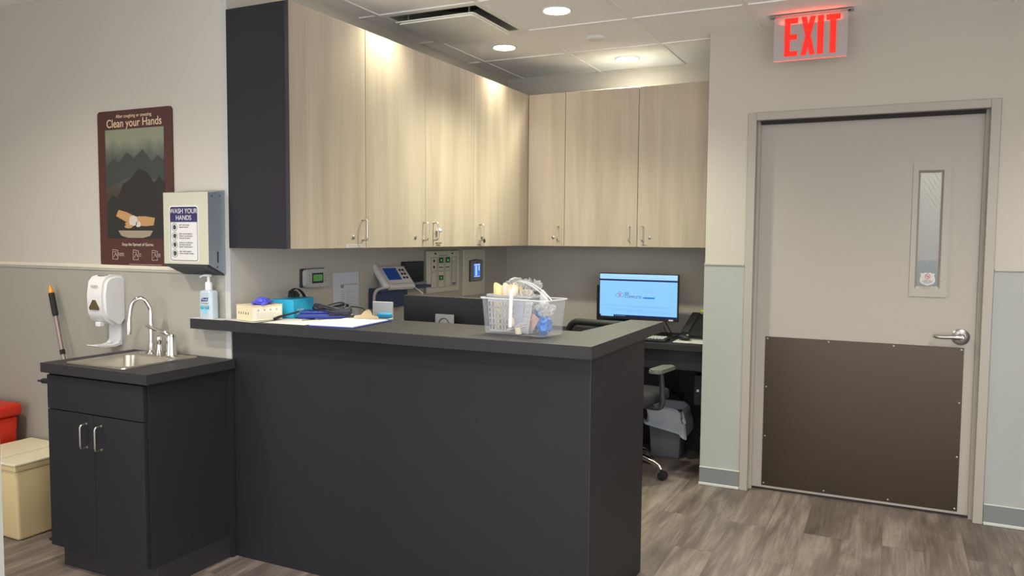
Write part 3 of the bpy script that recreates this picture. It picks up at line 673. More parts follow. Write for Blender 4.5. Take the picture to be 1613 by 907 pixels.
b = nb(); text(b, 'Clean your Hands', 0.056, 0.0, 0.688, -0.0034, 0.0003, sx=0.93); text(b, 'After coughing or sneezing', 0.0225, 0.0, 0.722, -0.0034, 0.0003); part(PO, 'title_lettering', b, mat('cream_print', (222, 196, 160), 0.6))
b = nb(); text(b, 'Stop the Spread of Germs', 0.0205, 0.01, 0.108, -0.0034, 0.0003)
for cx in (-0.15, -0.005, 0.125):
    t_ = [(cx-0.018, 0.035), (cx+0.018, 0.035), (cx+0.02, 0.078), (cx-0.016, 0.082)]
    for i in range(4):
        p, q = t_[i], t_[(i+1) % 4]; tube(b, [(p[0], -0.0034, p[1]), (q[0], -0.0034, q[1])], 0.0009, 4)
    tube(b, [(cx-0.010, -0.0034, 0.045), (cx+0.004, -0.0034, 0.066), (cx+0.012, -0.0034, 0.050)], 0.0012, 4); tube(b, [(cx-0.012, -0.0034, 0.07), (cx+0.01, -0.0034, 0.072)], 0.001, 4)
    for k in range(3): box(b, cx+0.024, cx+0.024+(0.04 if cx < -0.1 else 0.015), -0.0037, -0.0033, 0.052+k*0.006, 0.0535+k*0.006)
box(b, -0.05, 0.17, -0.0037, -0.0033, 0.012, 0.0135)
part(PO, 'lower_lettering', b, mat('pale_print', (206, 190, 176), 0.6))

# ------------------------------------------------------------------ paper towel dispenser
PT = thing('paper_towel_dispenser', 'metal paper towel dispenser with Wash Your Hands sign at the wall corner', 'paper towel dispenser', (-2.835, YP-0.0045, 1.29))
b = nb(); prism(b, [(-0.0, 0.0), (-0.0, 0.378), (-0.08, 0.364), (-0.098, 0.364), (-0.098, 0.048)], -0.135, 0.135, 'YZ')
part(PT, 'case', b, M['grey_metal'])
b = nb(); box(b, -0.137, 0.137, -0.1015, -0.0985, 0.047, 0.366, 0.001); part(PT, 'front_cover', b, M['white_paint'], label='off-white front cover')
b = nb(); box(b, 0.1352, 0.1358, -0.050, -0.043, 0.055, 0.105); part(PT, 'level_slot', b, M['black'])
for y, z in ((-0.03, 0.352), (-0.075, 0.348), (-0.05, 0.035)):
    b = nb(); lathe(b, [(0.004, 0), (0.003, 0.0015), (0, 0.002)], 10, (0.1351, y, z), 'X'); part(PT, 'rivet', b, M['dark_grey'])
b = nb(); prism(b, [(-0.004, 0.0), (-0.004, -0.004), (-0.096, 0.036), (-0.096, 0.046)], -0.125, 0.125, 'YZ'); part(PT, 'dispensing_throat', b, M['dark_grey'])
SY = -0.1018
b = nb(); prism(b, rrect(-0.100, 0.082, 0.055, 0.308, 0.014), SY-0.0008, SY); sg = part(PT, 'wash_your_hands_sign', b, M['paper'])
M['navy_print'] = mat('navy_print', (44, 34, 86), 0.5)
b = nb()
P_ = rrect(-0.092, 0.074, 0.063, 0.300, 0.010)
n = len(P_)
for i in range(n):
    p, q = P_[i], P_[(i+1) % n]; tube(b, [(p[0], SY-0.0011, p[1]), (q[0], SY-0.0011, q[1])], 0.0013, 4)
prism(b, [(-0.092, 0.234), (0.074, 0.234)]+[p for p in rrect(-0.092, 0.074, 0.234, 0.300, 0.010) if p[1] > 0.245], SY-0.0014, SY-0.0008)
part(sg, 'navy_border', b, M['navy_print'])
b = nb(); text(b, 'WASH YOUR', 0.0300, -0.009, 0.282, SY-0.0017, 0.0003, sx=0.95); text(b, 'HANDS', 0.0300, -0.009, 0.252, SY-0.0017, 0.0003, sx=0.95); part(sg, 'white_lettering', b, M['paper'])
b = nb(); g = nb()
rows = [('WET WITH AND', 'WARM WATER'), ('RUB YOUR HANDS &', 'WRISTS VIGOROUSLY', 'FOR 20 SECONDS'), ('WASH ALL SURFACES', 'BETWEEN FINGERS', 'RINSE THOROUGHLY'), ('DRY YOUR HANDS', 'WITH A PAPER TOWEL')]
for k, rw in enumerate(rows):
    zc = 0.211-0.039*k
    for j, s_ in enumerate(rw): text(b, s_, 0.0085, -0.038, zc+0.009-0.0095*j, SY-0.0012, 0.0002, 'LEFT')
    pts = [(-0.066+0.0165*math.cos(a*PI/10), SY-0.0011, zc+0.017*math.sin(a*PI/10)) for a in range(20)]
    tube(b, pts, 0.0009, 4, True)
    prism(g, blob(-0.066, zc, 0.010, 0.011, 16, 0.6, k*3), SY-0.0013, SY-0.0009)
part(sg, 'instructions', b, M['ink']); part(sg, 'hand_pictograms', g, mat('pictogram_green', (50, 66, 62), 0.6))

# ------------------------------------------------------------------ automatic soap dispenser
SD = thing('soap_dispenser', 'white automatic soap dispenser with long drip tray on the wall beside the faucet', 'soap dispenser', (-3.437, YP-0.0045, 0.925))
b = nb()
prof = [(-0.0, 0.135), (-0.0, 0.345), (-0.05, 0.348), (-0.085, 0.338), (-0.105, 0.315), (-0.115, 0.25), (-0.112, 0.165), (-0.095, 0.130), (-0.06, 0.106), (-0.02, 0.108)]
prism(b, prof, -0.065, 0.065, 'YZ'); bmesh.ops.bevel(b, geom=[e for e in b.edges if abs(e.verts[0].co.x-e.verts[1].co.x) < 1e-5 and e.verts[0].co.y < -0.04 or False], offset=0.014, segments=3, affect='EDGES')
body = part(SD, 'body', b, M['white_plastic'], smooth=45)
b = nb(); prism(b, [(-0.030, 0.180), (0.030, 0.180), (0.034, 0.190), (0.008, 0.228), (-0.008, 0.228), (-0.034, 0.190)], -0.1185, -0.112); part(body, 'sensor_window', b, mat('bronze_smoked_plastic', (112, 98, 66), 0.2, metal=0.5))
b = nb(); prism(b, disc(0, -0.065, 0.030, 20, 1, 0.6), 0.343, 0.3505, 'XY'); part(body, 'refill_window', b, M['grey'])
b = nb(); text(b, 'GOJO', 0.018, 0, 0.292, -0.1135, 0.001); part(body, 'lettering', b, M['light_grey'])
b = nb(); box(b, -0.017, 0.017, -0.10, -0.075, 0.098, 0.120, 0.003); part(SD, 'nozzle', b, M['white_plastic'])
b = nb()
tp = [(0.0, 0.12), (-0.006, 0.12), (-0.008, 0.03), (-0.02, 0.012), (-0.05, 0.006), (-0.11, 0.008), (-0.128, 0.012), (-0.128, 0.007), (-0.11, 0.0), (-0.04, -0.003), (0.0, 0.003)]
prism(b, tp, -0.042, 0.042, 'YZ'); part(SD, 'drip_tray', b, M['white_plastic'], smooth=40)

# ------------------------------------------------------------------ mop / broom and bins left of the sink
MP = thing('mop', 'mop with black grip and yellow-orange cap leaning on the wall behind the sink cabinet', 'mop', (-3.56, 2.55, 0))
p0, p1 = Vector((-3.50, 2.53, 0.05)), Vector((-3.885, 2.592, 1.205))
p0 = p0-Vector((-3.56, 2.55, 0)); p1 = p1-Vector((-3.56, 2.55, 0))
L = lambda t: p0+(p1-p0)*t
b = nb(); tube(b, [L(0), L(0.88)], 0.010, 12); part(MP, 'pole', b, mat('grey_mauve_aluminium', (150, 134, 130), 0.35, metal=0.6), smooth=True)
b = nb(); tube(b, [L(0.865), L(0.875), L(0.96), L(0.965)], [0.012, 0.0145, 0.0145, 0.013], 14); part(MP, 'grip', b, M['softblack'], smooth=True)
b = nb(); tube(b, [L(0.965), L(0.975), L(0.99), L(1.0)], [0.0145, 0.013, 0.007, 0.003], 14); part(MP, 'hanger_cap', b, mat('orange_plastic', (226, 146, 36), 0.4), smooth=True)
b = nb(); tube(b, [L(0.70), L(0.72)], 0.0125, 12); part(MP, 'clamp_collar', b, M['softblack'])
b = nb(); box(b, -0.09, 0.14, -0.05, 0.05, 0.0, 0.045, 0.008); part(MP, 'mop_head', b, M['dark_grey'])
b = nb(); tube(b, [(0, 0, 0), (0.02, 0, 0.002), (0.16, 0.01, 0.028)], [0.004, 0.010, 0.013], 12)
DP = thing('dustpan', 'black-handled dustpan, only its handle tip showing beside the sink cabinet', 'dustpan', (-3.50, 2.40, 0))
b = nb(); tube(b, spline([(-0.0, 0.05, 0.035), (0.03, 0.07, 0.4), (0.02, 0.04, 0.74), (-0.06, 0.0, 0.765), (-0.205, 0.0, 0.757)], 6), [0.011]*19+[0.013]*4+[0.005]*2, 12); part(DP, 'handle', b, M['softblack'], smooth=True)
b = nb(); box(b, -0.10, 0.10, -0.04, 0.08, 0, 0.012, 0.003); box(b, -0.10, 0.10, 0.07, 0.08, 0.012, 0.09); part(DP, 'pan', b, M['softblack'])
# beige bin
BN = thing('waste_bin', 'beige plastic waste bin with flat lid on the floor left of the sink cabinet', 'waste bin', (-3.885, 2.435, 0))
M['beige_bin'] = mat('beige_bin_plastic', (224, 200, 150), 0.45)
b = nb(); box(b, -0.205, 0.205, -0.175, 0.165, 0, 0.352, 0.015, 3, taper=(0.86, 0.86)); part(BN, 'bin_body', b, M['beige_bin'], smooth=30)
b = nb(); box(b, -0.210, 0.210, -0.180, 0.170, 0.345, 0.372, 0.005); part(BN, 'rim', b, M['beige_bin'])
M['bin_lid'] = mat('cream_bin_lid', (232, 222, 190), 0.45)
b = nb(); box(b, -0.213, 0.038, -0.183, 0.173, 0.3725, 0.386, 0.003); box(b, 0.043, 0.213, -0.183, 0.173, 0.3725, 0.383, 0.003); part(BN, 'lid', b, M['bin_lid'])
RB = thing('sharps_bin', 'red plastic lidded bin standing behind the beige waste bin', 'waste bin', (-4.30, 2.44, 0))
M['red'] = mat('red_plastic', (206, 44, 22), 0.35)
b = nb(); box(b, -0.16, 0.155, -0.13, 0.135, 0, 0.505, 0.02, 3, taper=(0.85, 0.85)); part(RB, 'bin_body', b, M['red'], smooth=30)
b = nb(); box(b, -0.175, 0.170, -0.145, 0.15, 0.5055, 0.575, 0.022, 3); part(RB, 'lid', b, M['red'], smooth=30)
for x in (-4.30,): pass

# ------------------------------------------------------------------ things on the nook's left wall (local -y = out of the wall)
def onwall(name, label, cat, y, z): return thing(name, label, cat, (XL+0.0005, y, z), PI/2)
TH = onwall('thermostat', 'silver thermostat with green screen on the wall under the first cabinet', 'thermostat', 3.173, 1.205)
b = nb(); box(b, -0.092, 0.092, -0.012, 0, 0.002, 0.096, 0.005); part(TH, 'base_plate', b, M['black'])
b = nb(); prism(b, rrect(-0.082, 0.088, 0.002, 0.094, 0.018), -0.036, -0.012); bmesh.ops.bevel(b, geom=[e for e in b.edges if e.verts[0].co.y < -0.03 and e.verts[1].co.y < -0.03], offset=0.005, segments=2, affect='EDGES'); part(TH, 'cover', b, M['light_grey'], smooth=30)
b = nb(); box(b, -0.038, 0.048, -0.0372, -0.0355, 0.022, 0.074); part(TH, 'screen_bezel', b, M['ink'])
b = nb(); box(b, -0.030, 0.040, -0.0380, -0.0372, 0.032, 0.066); sc_ = part(TH, 'green_screen', b, mat('green_lcd', (60, 96, 50), 0.3, emit=0.12, ecol=(100, 160, 80)))
b = nb(); text(b, '72', 0.02, 0.0, 0.050, -0.0383, 0.0002); part(sc_, 'lettering', b, mat('lcd_ink', (58, 92, 50), 0.5))
for k in range(3):
    for xa in (-0.058, 0.060):
        b = nb(); box(b, xa, xa+0.008, -0.0375, -0.0355, 0.030+k*0.014, 0.036+k*0.014); part(TH, 'button', b, M['grey'])
NT = onwall('posted_notice', 'white printed sheet in a clear sleeve taped to the wall', 'notice', 3.455, 1.02)
b = nb(); box(b, -0.112, 0.112, -0.0012, 0, 0.0, 0.250); part(NT, 'sheet', b, M['paper_grey'])
b = nb(); g = nb()
text(b, 'Important Phone Numbers', 0.0135, 0.030, 0.185, -0.0014, 0.0002)
box(b, -0.048, -0.02, -0.0015, -0.0012, 0.168, 0.182)
for k in range(13):
    box(b, -0.040, -0.018, -0.0015, -0.0012, 0.150-0.0105*k, 0.152-0.0105*k); box(b, 0.0, 0.06+0.02*math.sin(k*2.3), -0.0015, -0.0012, 0.150-0.0105*k, 0.1515-0.0105*k)
part(NT, 'printed_text', b, M['ink_grey'])
b = nb(); box(b, -0.118, 0.118, -0.0026, -0.0018, -0.006, 0.258); part(NT, 'plastic_sleeve', b, clear_mat('sleeve_plastic', (205, 205, 215), 0.03, 0.15, 0.2))

PB = onwall('medical_gas_alarm_panel', 'beige medical gas alarm panel with green digital readouts on the wall', 'alarm panel', 4.450, 1.108)
b = nb(); box(b, -0.205, 0.205, -0.012, 0, 0, 0.272, 0.001); part(PB, 'back_box', b, M['beige_dark'])
b = nb(); box(b, -0.198, 0.212, -0.020, -0.012, 0.0, 0.268, 0.002); part(PB, 'face_plate', b, M['beige_plastic'])
colx = [(-0.150, -0.080), (-0.066, 0.010), (0.022, 0.092), (0.108, 0.172)]
b = nb()
for i, (xa, xb) in enumerate(colx):
    for (za, zb) in (((0.030, 0.135), (0.140, 0.228)) if i < 3 else ((0.030, 0.228),)):
        for q in ((xa, xb, za, za+0.0018), (xa, xb, zb-0.0018, zb), (xa, xa+0.002, za, zb), (xb-0.002, xb, za, zb)): box(b, q[0], q[1], -0.0212, -0.0199, q[2], q[3])
part(PB, 'module_outline', b, M['ink_grey'])
for (xa, xb, za, zb) in ((-0.060, 0.004, 0.196, 0.224), (0.026, 0.088, 0.196, 0.224), (-0.058, 0.002, 0.085, 0.108)):
    b = nb(); box(b, xa+0.006, xb-0.006, -0.0222, -0.0199, za-0.006, zb); dsp = part(PB, 'readout', b, mat('dark_green_display', (32, 56, 36), 0.3))
    b = nb(); text(b, '53' if xa > 0 else '51', 0.020, (xa+xb)/2, (za+zb)/2-0.004, -0.0226, 0.0002); part(dsp, 'glowing_digits', b, mat('green_digits', (30, 90, 40), 0.4, emit=0.35, ecol=(90, 230, 110)))
for x, z in ((-0.115, 0.205), (-0.115, 0.165)):
    b = nb(); lathe(b, [(0.009, 0), (0.009, 0.002), (0, 0.003)], 14, (x, -0.020, z), 'Y'); part(PB, 'button', b, M['ink'])
for x in (-0.10, 0.115):
    b = nb(); box(b, x-0.007, x+0.007, -0.024, -0.0199, 0.246, 0.256); part(PB, 'latch', b, M['ink'])
b = nb()
for k in range(14):
    box(b, 0.114, 0.122, -0.0208, -0.0199, 0.068+k*0.010, 0.072+k*0.010); box(b, 0.13, 0.164, -0.0206, -0.0199, 0.068+k*0.010, 0.0695+k*0.010)
for i in (1, 2): box(b, colx[i][0]+0.01, colx[i][1]-0.012, -0.0208, -0.0199, 0.158, 0.164)
text(b, 'MEDICAL GAS ALARM', 0.0095, 0.0, 0.238, -0.0202, 0.0002)
box(b, 0.118, 0.164, -0.0208, -0.0199, 0.050, 0.056); box(b, 0.118, 0.164, -0.0208, -0.0199, 0.040, 0.045)
part(PB, 'printed_text', b, M['ink'])
PC = onwall('room_monitor_panel', 'beige wall panel with a small blue touchscreen, right of the gas alarm', 'control panel', 4.900, 1.060)
b = nb(); box(b, -0.158, 0.150, -0.014, 0, 0, 0.322, 0.002); part(PC, 'face_plate', b, M['beige_plastic'])
b = nb(); prism(b, [(-0.088, 0.096), (0.092, 0.096), (0.096, 0.246), (0.0, 0.252), (-0.088, 0.244)], -0.018, -0.014); bz = part(PC, 'screen_surround', b, M['black'])
b = nb(); prism(b, [(-0.078, 0.101), (0.092, 0.101), (0.094, 0.241), (0.0, 0.246), (-0.078, 0.240)], -0.026, -0.018); part(PC, 'screen_bezel', b, M['grey'])
b = nb(); box(b, -0.040, 0.050, -0.0275, -0.0262, 0.126, 0.220); ts = part(PC, 'touchscreen', b, mat('blue_touchscreen', (20, 34, 60), 0.3, emit=0.38, ecol=(62, 120, 214)))
b = nb(); box(b, -0.038, 0.048, -0.0281, -0.0276, 0.208, 0.218); box(b, -0.038, 0.048, -0.0281, -0.0276, 0.128, 0.133); box(b, -0.022, 0.004, -0.0281, -0.0276, 0.137, 0.204); box(b, 0.024, 0.042, -0.0281, -0.0276, 0.172, 0.204); part(ts, 'screen_blocks', b, mat('pale_screen_blocks', (40, 48, 60), 0.3, emit=0.40, ecol=(170, 204, 250)))
b = nb(); lathe(b, [(0.006, 0), (0.006, 0.001), (0, 0.002)], 12, (0.008, -0.026, 0.230), 'Y'); part(PC, 'sensor', b, M['ink'])

# wall shelf/file box, phone, dark tablet
NV = onwall('wall_file_box', 'navy wall-mounted file pocket with shelf below the white phone', 'file holder', 3.93, 1.055)
M['navy'] = mat('navy_plastic', (50, 62, 88), 0.4)
b = nb(); box(b, -0.272, 0.045, -0.055, 0, 0.0, 0.098, 0.002); part(NV, 'pocket', b, M['navy'])
b = nb(); box(b, -0.272, 0.266, -0.085, 0, 0.0983, 0.117, 0.003); part(NV, 'shelf', b, M['navy'])
TB = onwall('wall_tablet', 'black wall-mounted screen behind the white phone', 'tablet', 4.10, 1.180)
b = nb(); box(b, -0.115, 0.112, -0.022, 0, 0.010, 0.135, 0.004); part(TB, 'screen_case', b, M['black'])
b = nb(); box(b, -0.10, 0.098, -0.0228, -0.0221, 0.022, 0.124); part(TB, 'screen_glass', b, mat('dark_glass', (44, 46, 50), 0.15))
b = nb(); box(b, -0.115, 0.112, -0.042, 0, -0.008, 0.008, 0.002); part(TB, 'bracket', b, M['grey'])
PHN = thing('desk_phone', 'white corded phone with blue screen on the navy wall shelf', 'phone', (-2.555, 3.785, 1.1735), math.radians(74))
M['phone_white'] = mat('phone_ivory_plastic', (214, 207, 204), 0.35)
TL = Matrix.Translation((0, 0, 0.003)) @ Matrix.Rotation(math.radians(-44), 4, 'X') @ Matrix.Diagonal((0.86, 0.86, 0.86, 1))
b = nb(); box(b, -0.075, 0.150, -0.006, 0.030, 0.0, 0.185, 0.006, M4=TL); body = part(PHN, 'phone_body', b, M['phone_white'])
b = nb(); box(b, -0.130, -0.084, -0.030, 0.014, -0.008, 0.205, 0.014, 3, M4=TL); part(PHN, 'handset', b, M['phone_white'], smooth=40)
b = nb(); box(b, -0.050, 0.062, -0.0078, -0.0061, 0.060, 0.165, M4=TL); part(body, 'screen', b, mat('blue_phone_screen', (40, 66, 118), 0.3, emit=0.06, ecol=(48, 84, 170)))
for k in range(3):
    for j in range(2):
        b = nb(); lathe(b, [(0.010, 0.0), (0.010, 0.002), (0, 0.003)], 10, (0.090+j*0.026, -0.006, 0.145-k*0.034), 'Y', M4=TL); part(body, 'key_button', b, M['ink'])
b = nb(); box(b, -0.045, 0.13, -0.0072, -0.0061, 0.024, 0.028, M4=TL); part(body, 'groove', b, M['grey'])
b = nb(); box(b, -0.06, 0.11, 0.040, 0.105, 0.0, 0.045, 0.003); part(PHN, 'stand', b, M['light_grey'])
def coil(bm, pts, rad, turns, wire):
    P = spline(pts, 24); n = len(P); out = []
    for i, p in enumerate(P):
        t = (P[min(i+1, n-1)]-P[max(i-1, 0)]).normalized(); a = t.orthogonal().normalized(); c = t.cross(a)
        for k in range(4):
            ph = 2*PI*turns*(i+k/4)/n; q = p+(P[min(i+1, n-1)]-p)*(k/4); out.append(q+(a*math.cos(ph)+c*math.sin(ph))*rad)
    tube(bm, out, wire, 5)
b = nb(); coil(b, [(-2.575, 3.69, 1.18), (-2.59, 3.62, 1.165), (-2.59, 3.595, 1.12), (-2.58, 3.60, 1.06), (-2.56, 3.66, 1.0), (-2.52, 3.75, 0.98), (-2.49, 3.82, 1.02), (-2.48, 3.875, 1.08), (-2.48, 3.90, 1.12)], 0.0065, 70, 0.0022)
tube(b, spline([(-2.48, 3.90, 1.12), (-2.47, 3.90, 1.14), (-2.495, 3.85, 1.18)], 6), 0.0025, 6)
part(PHN, 'coiled_cord', b, M['phone_white'], world=True, smooth=True)
# organiser behind the clipboard, on the reception desk
OG = thing('desk_organiser', 'light grey upright holder behind the clipboard, below the phone', 'desk organiser', (-2.225, 3.16, 0.7605), math.radians(5))
b = nb(); box(b, -0.055, 0.055, -0.006, 0.006, 0.0, 0.39, 0.003); box(b, -0.055, 0.055, 0.006, 0.09, 0.0, 0.012, 0.002); part(OG, 'back_plate', b, M['light_grey'])
b = nb(); box(b, 0.000, 0.062, -0.050, -0.007, 0.0, 0.315, 0.004); part(OG, 'note_dispenser', b, M['light_grey'])
b = nb(); box(b, -0.004, 0.060, -0.052, -0.009, 0.3155, 0.338, 0.006); part(OG, 'blue_note_pad', b, mat('sky_blue_paper', (52, 150, 200), 0.6), label='bright blue note pad on the holder')

# monitor on the reception desk, back to the camera
def monitor(name, label, loc, rotz, wdt, hgt, zbot, screen=False, housing=True, foot=True):
    t = thing(name, label, 'monitor', loc, rotz)
    z0 = zbot; z1 = zbot+hgt; hw = wdt/2
    b = nb(); box(b, -hw, hw, -0.010, 0.016, z0, z1, 0.004); part(t, 'case', b, M['black'])
    if housing:
        b = nb(); box(b, -hw*0.6, hw*0.6, 0.016, 0.042, z0+hgt*0.18, z1-hgt*0.22, 0.008); part(t, 'rear_housing', b, M['dark_grey'])
    if not foot:
        b = nb(); box(b, -0.06, 0.06, -0.018, 0.022, 0.0, z0, 0.003); part(t, 'stand_foot', b, M['dark_grey'])
        return t
    b = nb(); box(b, -0.028, 0.028, 0.0162 if not housing else 0.042, 0.062, 0.012, z0+hgt*0.45, 0.004); part(t, 'stand_neck', b, M['dark_grey'])
    b = nb(); prism(b, rrect(-0.12, 0.12, -0.07, 0.13, 0.03), 0.0, 0.012, 'XY'); part(t, 'stand_foot', b, M['dark_grey'])
    return t
m1 = monitor('computer_monitor', 'black monitor seen from behind, rising over the counter left of the basket', (-1.845, 3.17, 0.7605), PI-0.02, 0.52, 0.315, 0.113, housing=False)
b = nb(); box(b, -0.052, 0.048, 0.0625, 0.067, 0.22, 0.352, 0.004); part(m1, 'cable_cover', b, M['grey'])
b = nb(); tube(b, [(0.027*math.cos(a*PI/12), 0.068, 0.305+0.029*math.sin(a*PI/12)) for a in range(13)], 0.0018, 6); part(m1, 'cable_loop', b, M['softblack'])

# ------------------------------------------------------------------ rear desk and what is on it
RD = thing('rear_desk', 'charcoal built-in desk against the rear wall under the lit monitor', 'desk', (-1.8, 5.1, 0))
DT = 0.81
b = nb(); box(b, XL+0.002, XC-0.002, 4.835, YB-0.002, DT-0.04, DT, 0.002); part(RD, 'desk_top', b, M['charcoal_top'], world=True)
b = nb(); box(b, XL+0.003, XC-0.003, 4.875, 4.893, 0.645, DT-0.0405); part(RD, 'apron', b, M['charcoal_edge'], world=True)
b = nb(); box(b, -2.0, -1.975, 4.9, YB-0.003, 0, DT-0.0405); box(b, XC-0.03, XC-0.004, 4.9, YB-0.003, 0, DT-0.0405); part(RD, 'support_panel', b, M['charcoal'], world=True)
b = nb(); box(b, XL+0.003, XC-0.003, YB-0.022, YB-0.003, 0.0, DT-0.0405); part(RD, 'modesty_panel', b, M['charcoal_edge'], world=True)
MO = thing('computer_monitor', 'monitor with a lit pale blue screen on the rear desk', 'monitor', (-1.545, 5.15, DT+0.0005), math.radians(-1))
zb = 0.105
b = nb(); box(b, -0.277, 0.277, 0.0, 0.028, zb, zb+0.314, 0.003); case = part(MO, 'case', b, M['black'])
M['screen'] = mat('lit_screen', (30, 40, 50), 0.25, emit=0.40, ecol=(140, 202, 255))
b = nb(); box(b, -0.271, 0.271, -0.0012, -0.0001, zb+0.018, zb+0.308); scr = part(MO, 'screen', b, M['screen'])
M['scr_navy'] = mat('screen_navy', (12, 18, 40), 0.3, emit=0.2, ecol=(18, 40, 110))
M['scr_top'] = mat('screen_pale', (34, 44, 52), 0.3, emit=0.40, ecol=(170, 218, 255))
b = nb(); box(b, -0.271, 0.271, -0.0018, -0.0013, zb+0.262, zb+0.274); box(b, -0.169, 0.271, -0.0018, -0.0013, zb+0.018, zb+0.031); box(b, -0.271, -0.262, -0.0018, -0.0013, zb+0.018, zb+0.031); part(scr, 'navy_bars', b, M['scr_navy'])
b = nb(); box(b, -0.271, 0.271, -0.0018, -0.0013, zb+0.2745, zb+0.308); part(scr, 'browser_bar', b, M['scr_top'])
b = nb()
for k, (z, xa, xb) in enumerate(((0.093, -0.25, 0.25), (0.086, -0.05, 0.22), (0.068, -0.24, 0.05), (0.060, -0.15, 0.20), (0.050, -0.10, 0.24), (0.296, -0.24, -0.18), (0.285, -0.25, 0.20))): box(b, xa, xb, -0.0021, -0.0018, zb+z, zb+z+0.0012)
for k in range(6): box(b, -0.16+k*0.013, -0.153+k*0.013, -0.0021, -0.0018, zb+0.0215, zb+0.0275)
for x in (0.05, 0.063): box(b, x, x, -0.0021, -0.0018, 0, 0) if False else None
for q in ((0.036, 0.118, 0.201, 0.2022), (0.036, 0.118, 0.191, 0.1922)): box(b, q[0], q[1], -0.0021, -0.0018, zb+q[2], zb+q[3])
part(scr, 'fine_lines', b, mat('screen_grey_lines', (40, 50, 60), 0.4, emit=0.28, ecol=(120, 165, 220)))
b = nb(); box(b, 0.038, 0.118, -0.0021, -0.0018, zb+0.146, zb+0.157); part(scr, 'blue_button', b, mat('screen_blue', (10, 40, 60), 0.4, emit=0.4, ecol=(16, 130, 214)))
b = nb(); text(b, 'SIS', 0.0265, -0.092, zb+0.175, -0.0018, 0.0003, 'LEFT'); tube(b, [(-0.093, -0.0018, zb+0.1755), (-0.0925, -0.0018, zb+0.1755)], 0.0003, 3); part(scr, 'bold_lettering', b, mat('screen_ink', (12, 14, 22), 0.4, emit=0.04, ecol=(60, 80, 120)))
b = nb(); text(b, 'COMPLETE', 0.0240, -0.092, zb+0.154, -0.0018, 0.0002, 'LEFT')
cl = spline([(-0.15, -0.0018, zb+0.153), (-0.155, -0.0018, zb+0.165), (-0.142, -0.0018, zb+0.176), (-0.128, -0.0018, zb+0.188), (-0.110, -0.0018, zb+0.180), (-0.098, -0.0018, zb+0.166), (-0.102, -0.0018, zb+0.153)], 5, True)
tube(b, cl, 0.0009, 4, True); part(scr, 'lettering', b, mat('screen_grey_ink', (20, 24, 32), 0.4, emit=0.12, ecol=(100, 130, 170)))
b = nb()
for q in ((-0.135, -0.119, 0.158, 0.161), (-0.135, -0.119, 0.173, 0.176), (-0.135, -0.132, 0.158, 0.176), (-0.122, -0.119, 0.158, 0.170)): box(b, q[0], q[1], -0.0021, -0.0018, zb+q[2], zb+q[3])
tube(b, [(-0.131, -0.002, zb+0.168), (-0.127, -0.002, zb+0.163), (-0.118, -0.002, zb+0.176)], 0.0012, 4)
part(scr, 'red_check_mark', b, mat('screen_red', (80, 10, 16), 0.4, emit=0.3, ecol=(200, 50, 60)))
b = nb(); box(b, 0.216, 0.245, -0.001, 0.0, zb+0.004, zb+0.014); part(case, 'sticker', b, M['paper'])
b = nb(); box(b, -0.03, 0.03, 0.0285, 0.05, 0.012, 0.25, 0.004); part(MO, 'stand_neck', b, M['black'])
b = nb(); prism(b, rrect(-0.11, 0.11, -0.02, 0.15, 0.03), 0.0, 0.012, 'XY'); part(MO, 'stand_foot', b, M['black'])
m3 = monitor('computer_monitor', 'dark second monitor half hidden behind the left of the lit monitor', (-1.745, 5.375, DT+0.0005), 0.0, 0.34, 0.30, 0.02, housing=False, foot=False)
b = nb(); box(b, -0.14, 0.14, -0.02, 0.02, 0, 0.100, 0.003)
solo('tissue_box', b, mat('teal_card', (42, 130, 142), 0.5), 'teal box on the rear desk just below the lit monitor', 'box', (-1.68, 5.055, DT+0.0005), 0.0)
# keyboard
KB = thing('keyboard', 'grey keyboard on the rear desk, only its right end showing', 'keyboard', (-1.50, 4.935, DT+0.0005), math.radians(2))
b = nb(); box(b, -0.22, 0.22, -0.07, 0.075, 0.0, 0.018, 0.004); part(KB, 'keyboard_case', b, M['black'])
kb = nb()
for rr in range(5):
    for k in range(20): box(kb, -0.208+k*0.0208, -0.208+k*0.0208+0.0165, -0.060+rr*0.025, -0.060+rr*0.025+0.019, 0.0182, 0.026, 0.002, 1)
part(KB, 'keys', kb, M['light_grey'], kind='stuff')
b = nb(); box(b, -0.24, 0.0, -0.085, 0.085, 0, 0.003, 0.001); solo('mouse_pad', b, M['paper'], 'white sheet under the mouse on the rear desk', 'mouse pad', (-1.003, 5.0, DT+0.0005), 0.0)
MS = thing('mouse', 'black computer mouse on the white pad of the rear desk', 'mouse', (-1.195, 5.03, DT+0.004), math.radians(60))
b = nb(); crumple(b, (0, 0, 0.017), (0.030, 0.048, 0.020), 0.0, 1, 3)
for v in b.verts: v.co.z = max(v.co.z, 0.0)
part(MS, 'mouse_body', b, M['black'], smooth=True)
b = nb(); box(b, -0.003, 0.003, -0.035, -0.018, 0.032, 0.038, 0.001); part(MS, 'scroll_wheel', b, M['light_grey'])
b = nb(); tube(b, spline([(-1.235, 5.06, DT+0.012), (-1.30, 5.10, DT+0.006), (-1.36, 5.25, DT+0.006), (-1.42, 5.36, DT+0.05)], 8), 0.003, 6)
solo('mouse_cable', b, M['softblack'], 'thin black cable lying across the rear desk behind the mouse', 'cable')
BP = thing('desk_phone', 'black desk phone at the right end of the rear desk', 'phone', (-1.115, 5.20, DT+0.0005), math.radians(-14))
b = nb(); prism(b, [(-0.10, 0.0), (0.11, 0.0), (0.11, 0.10), (0.085, 0.155), (0.06, 0.15), (-0.10, 0.03)], -0.095, 0.09, 'YZ'); part(BP, 'phone_body', b, M['black'])
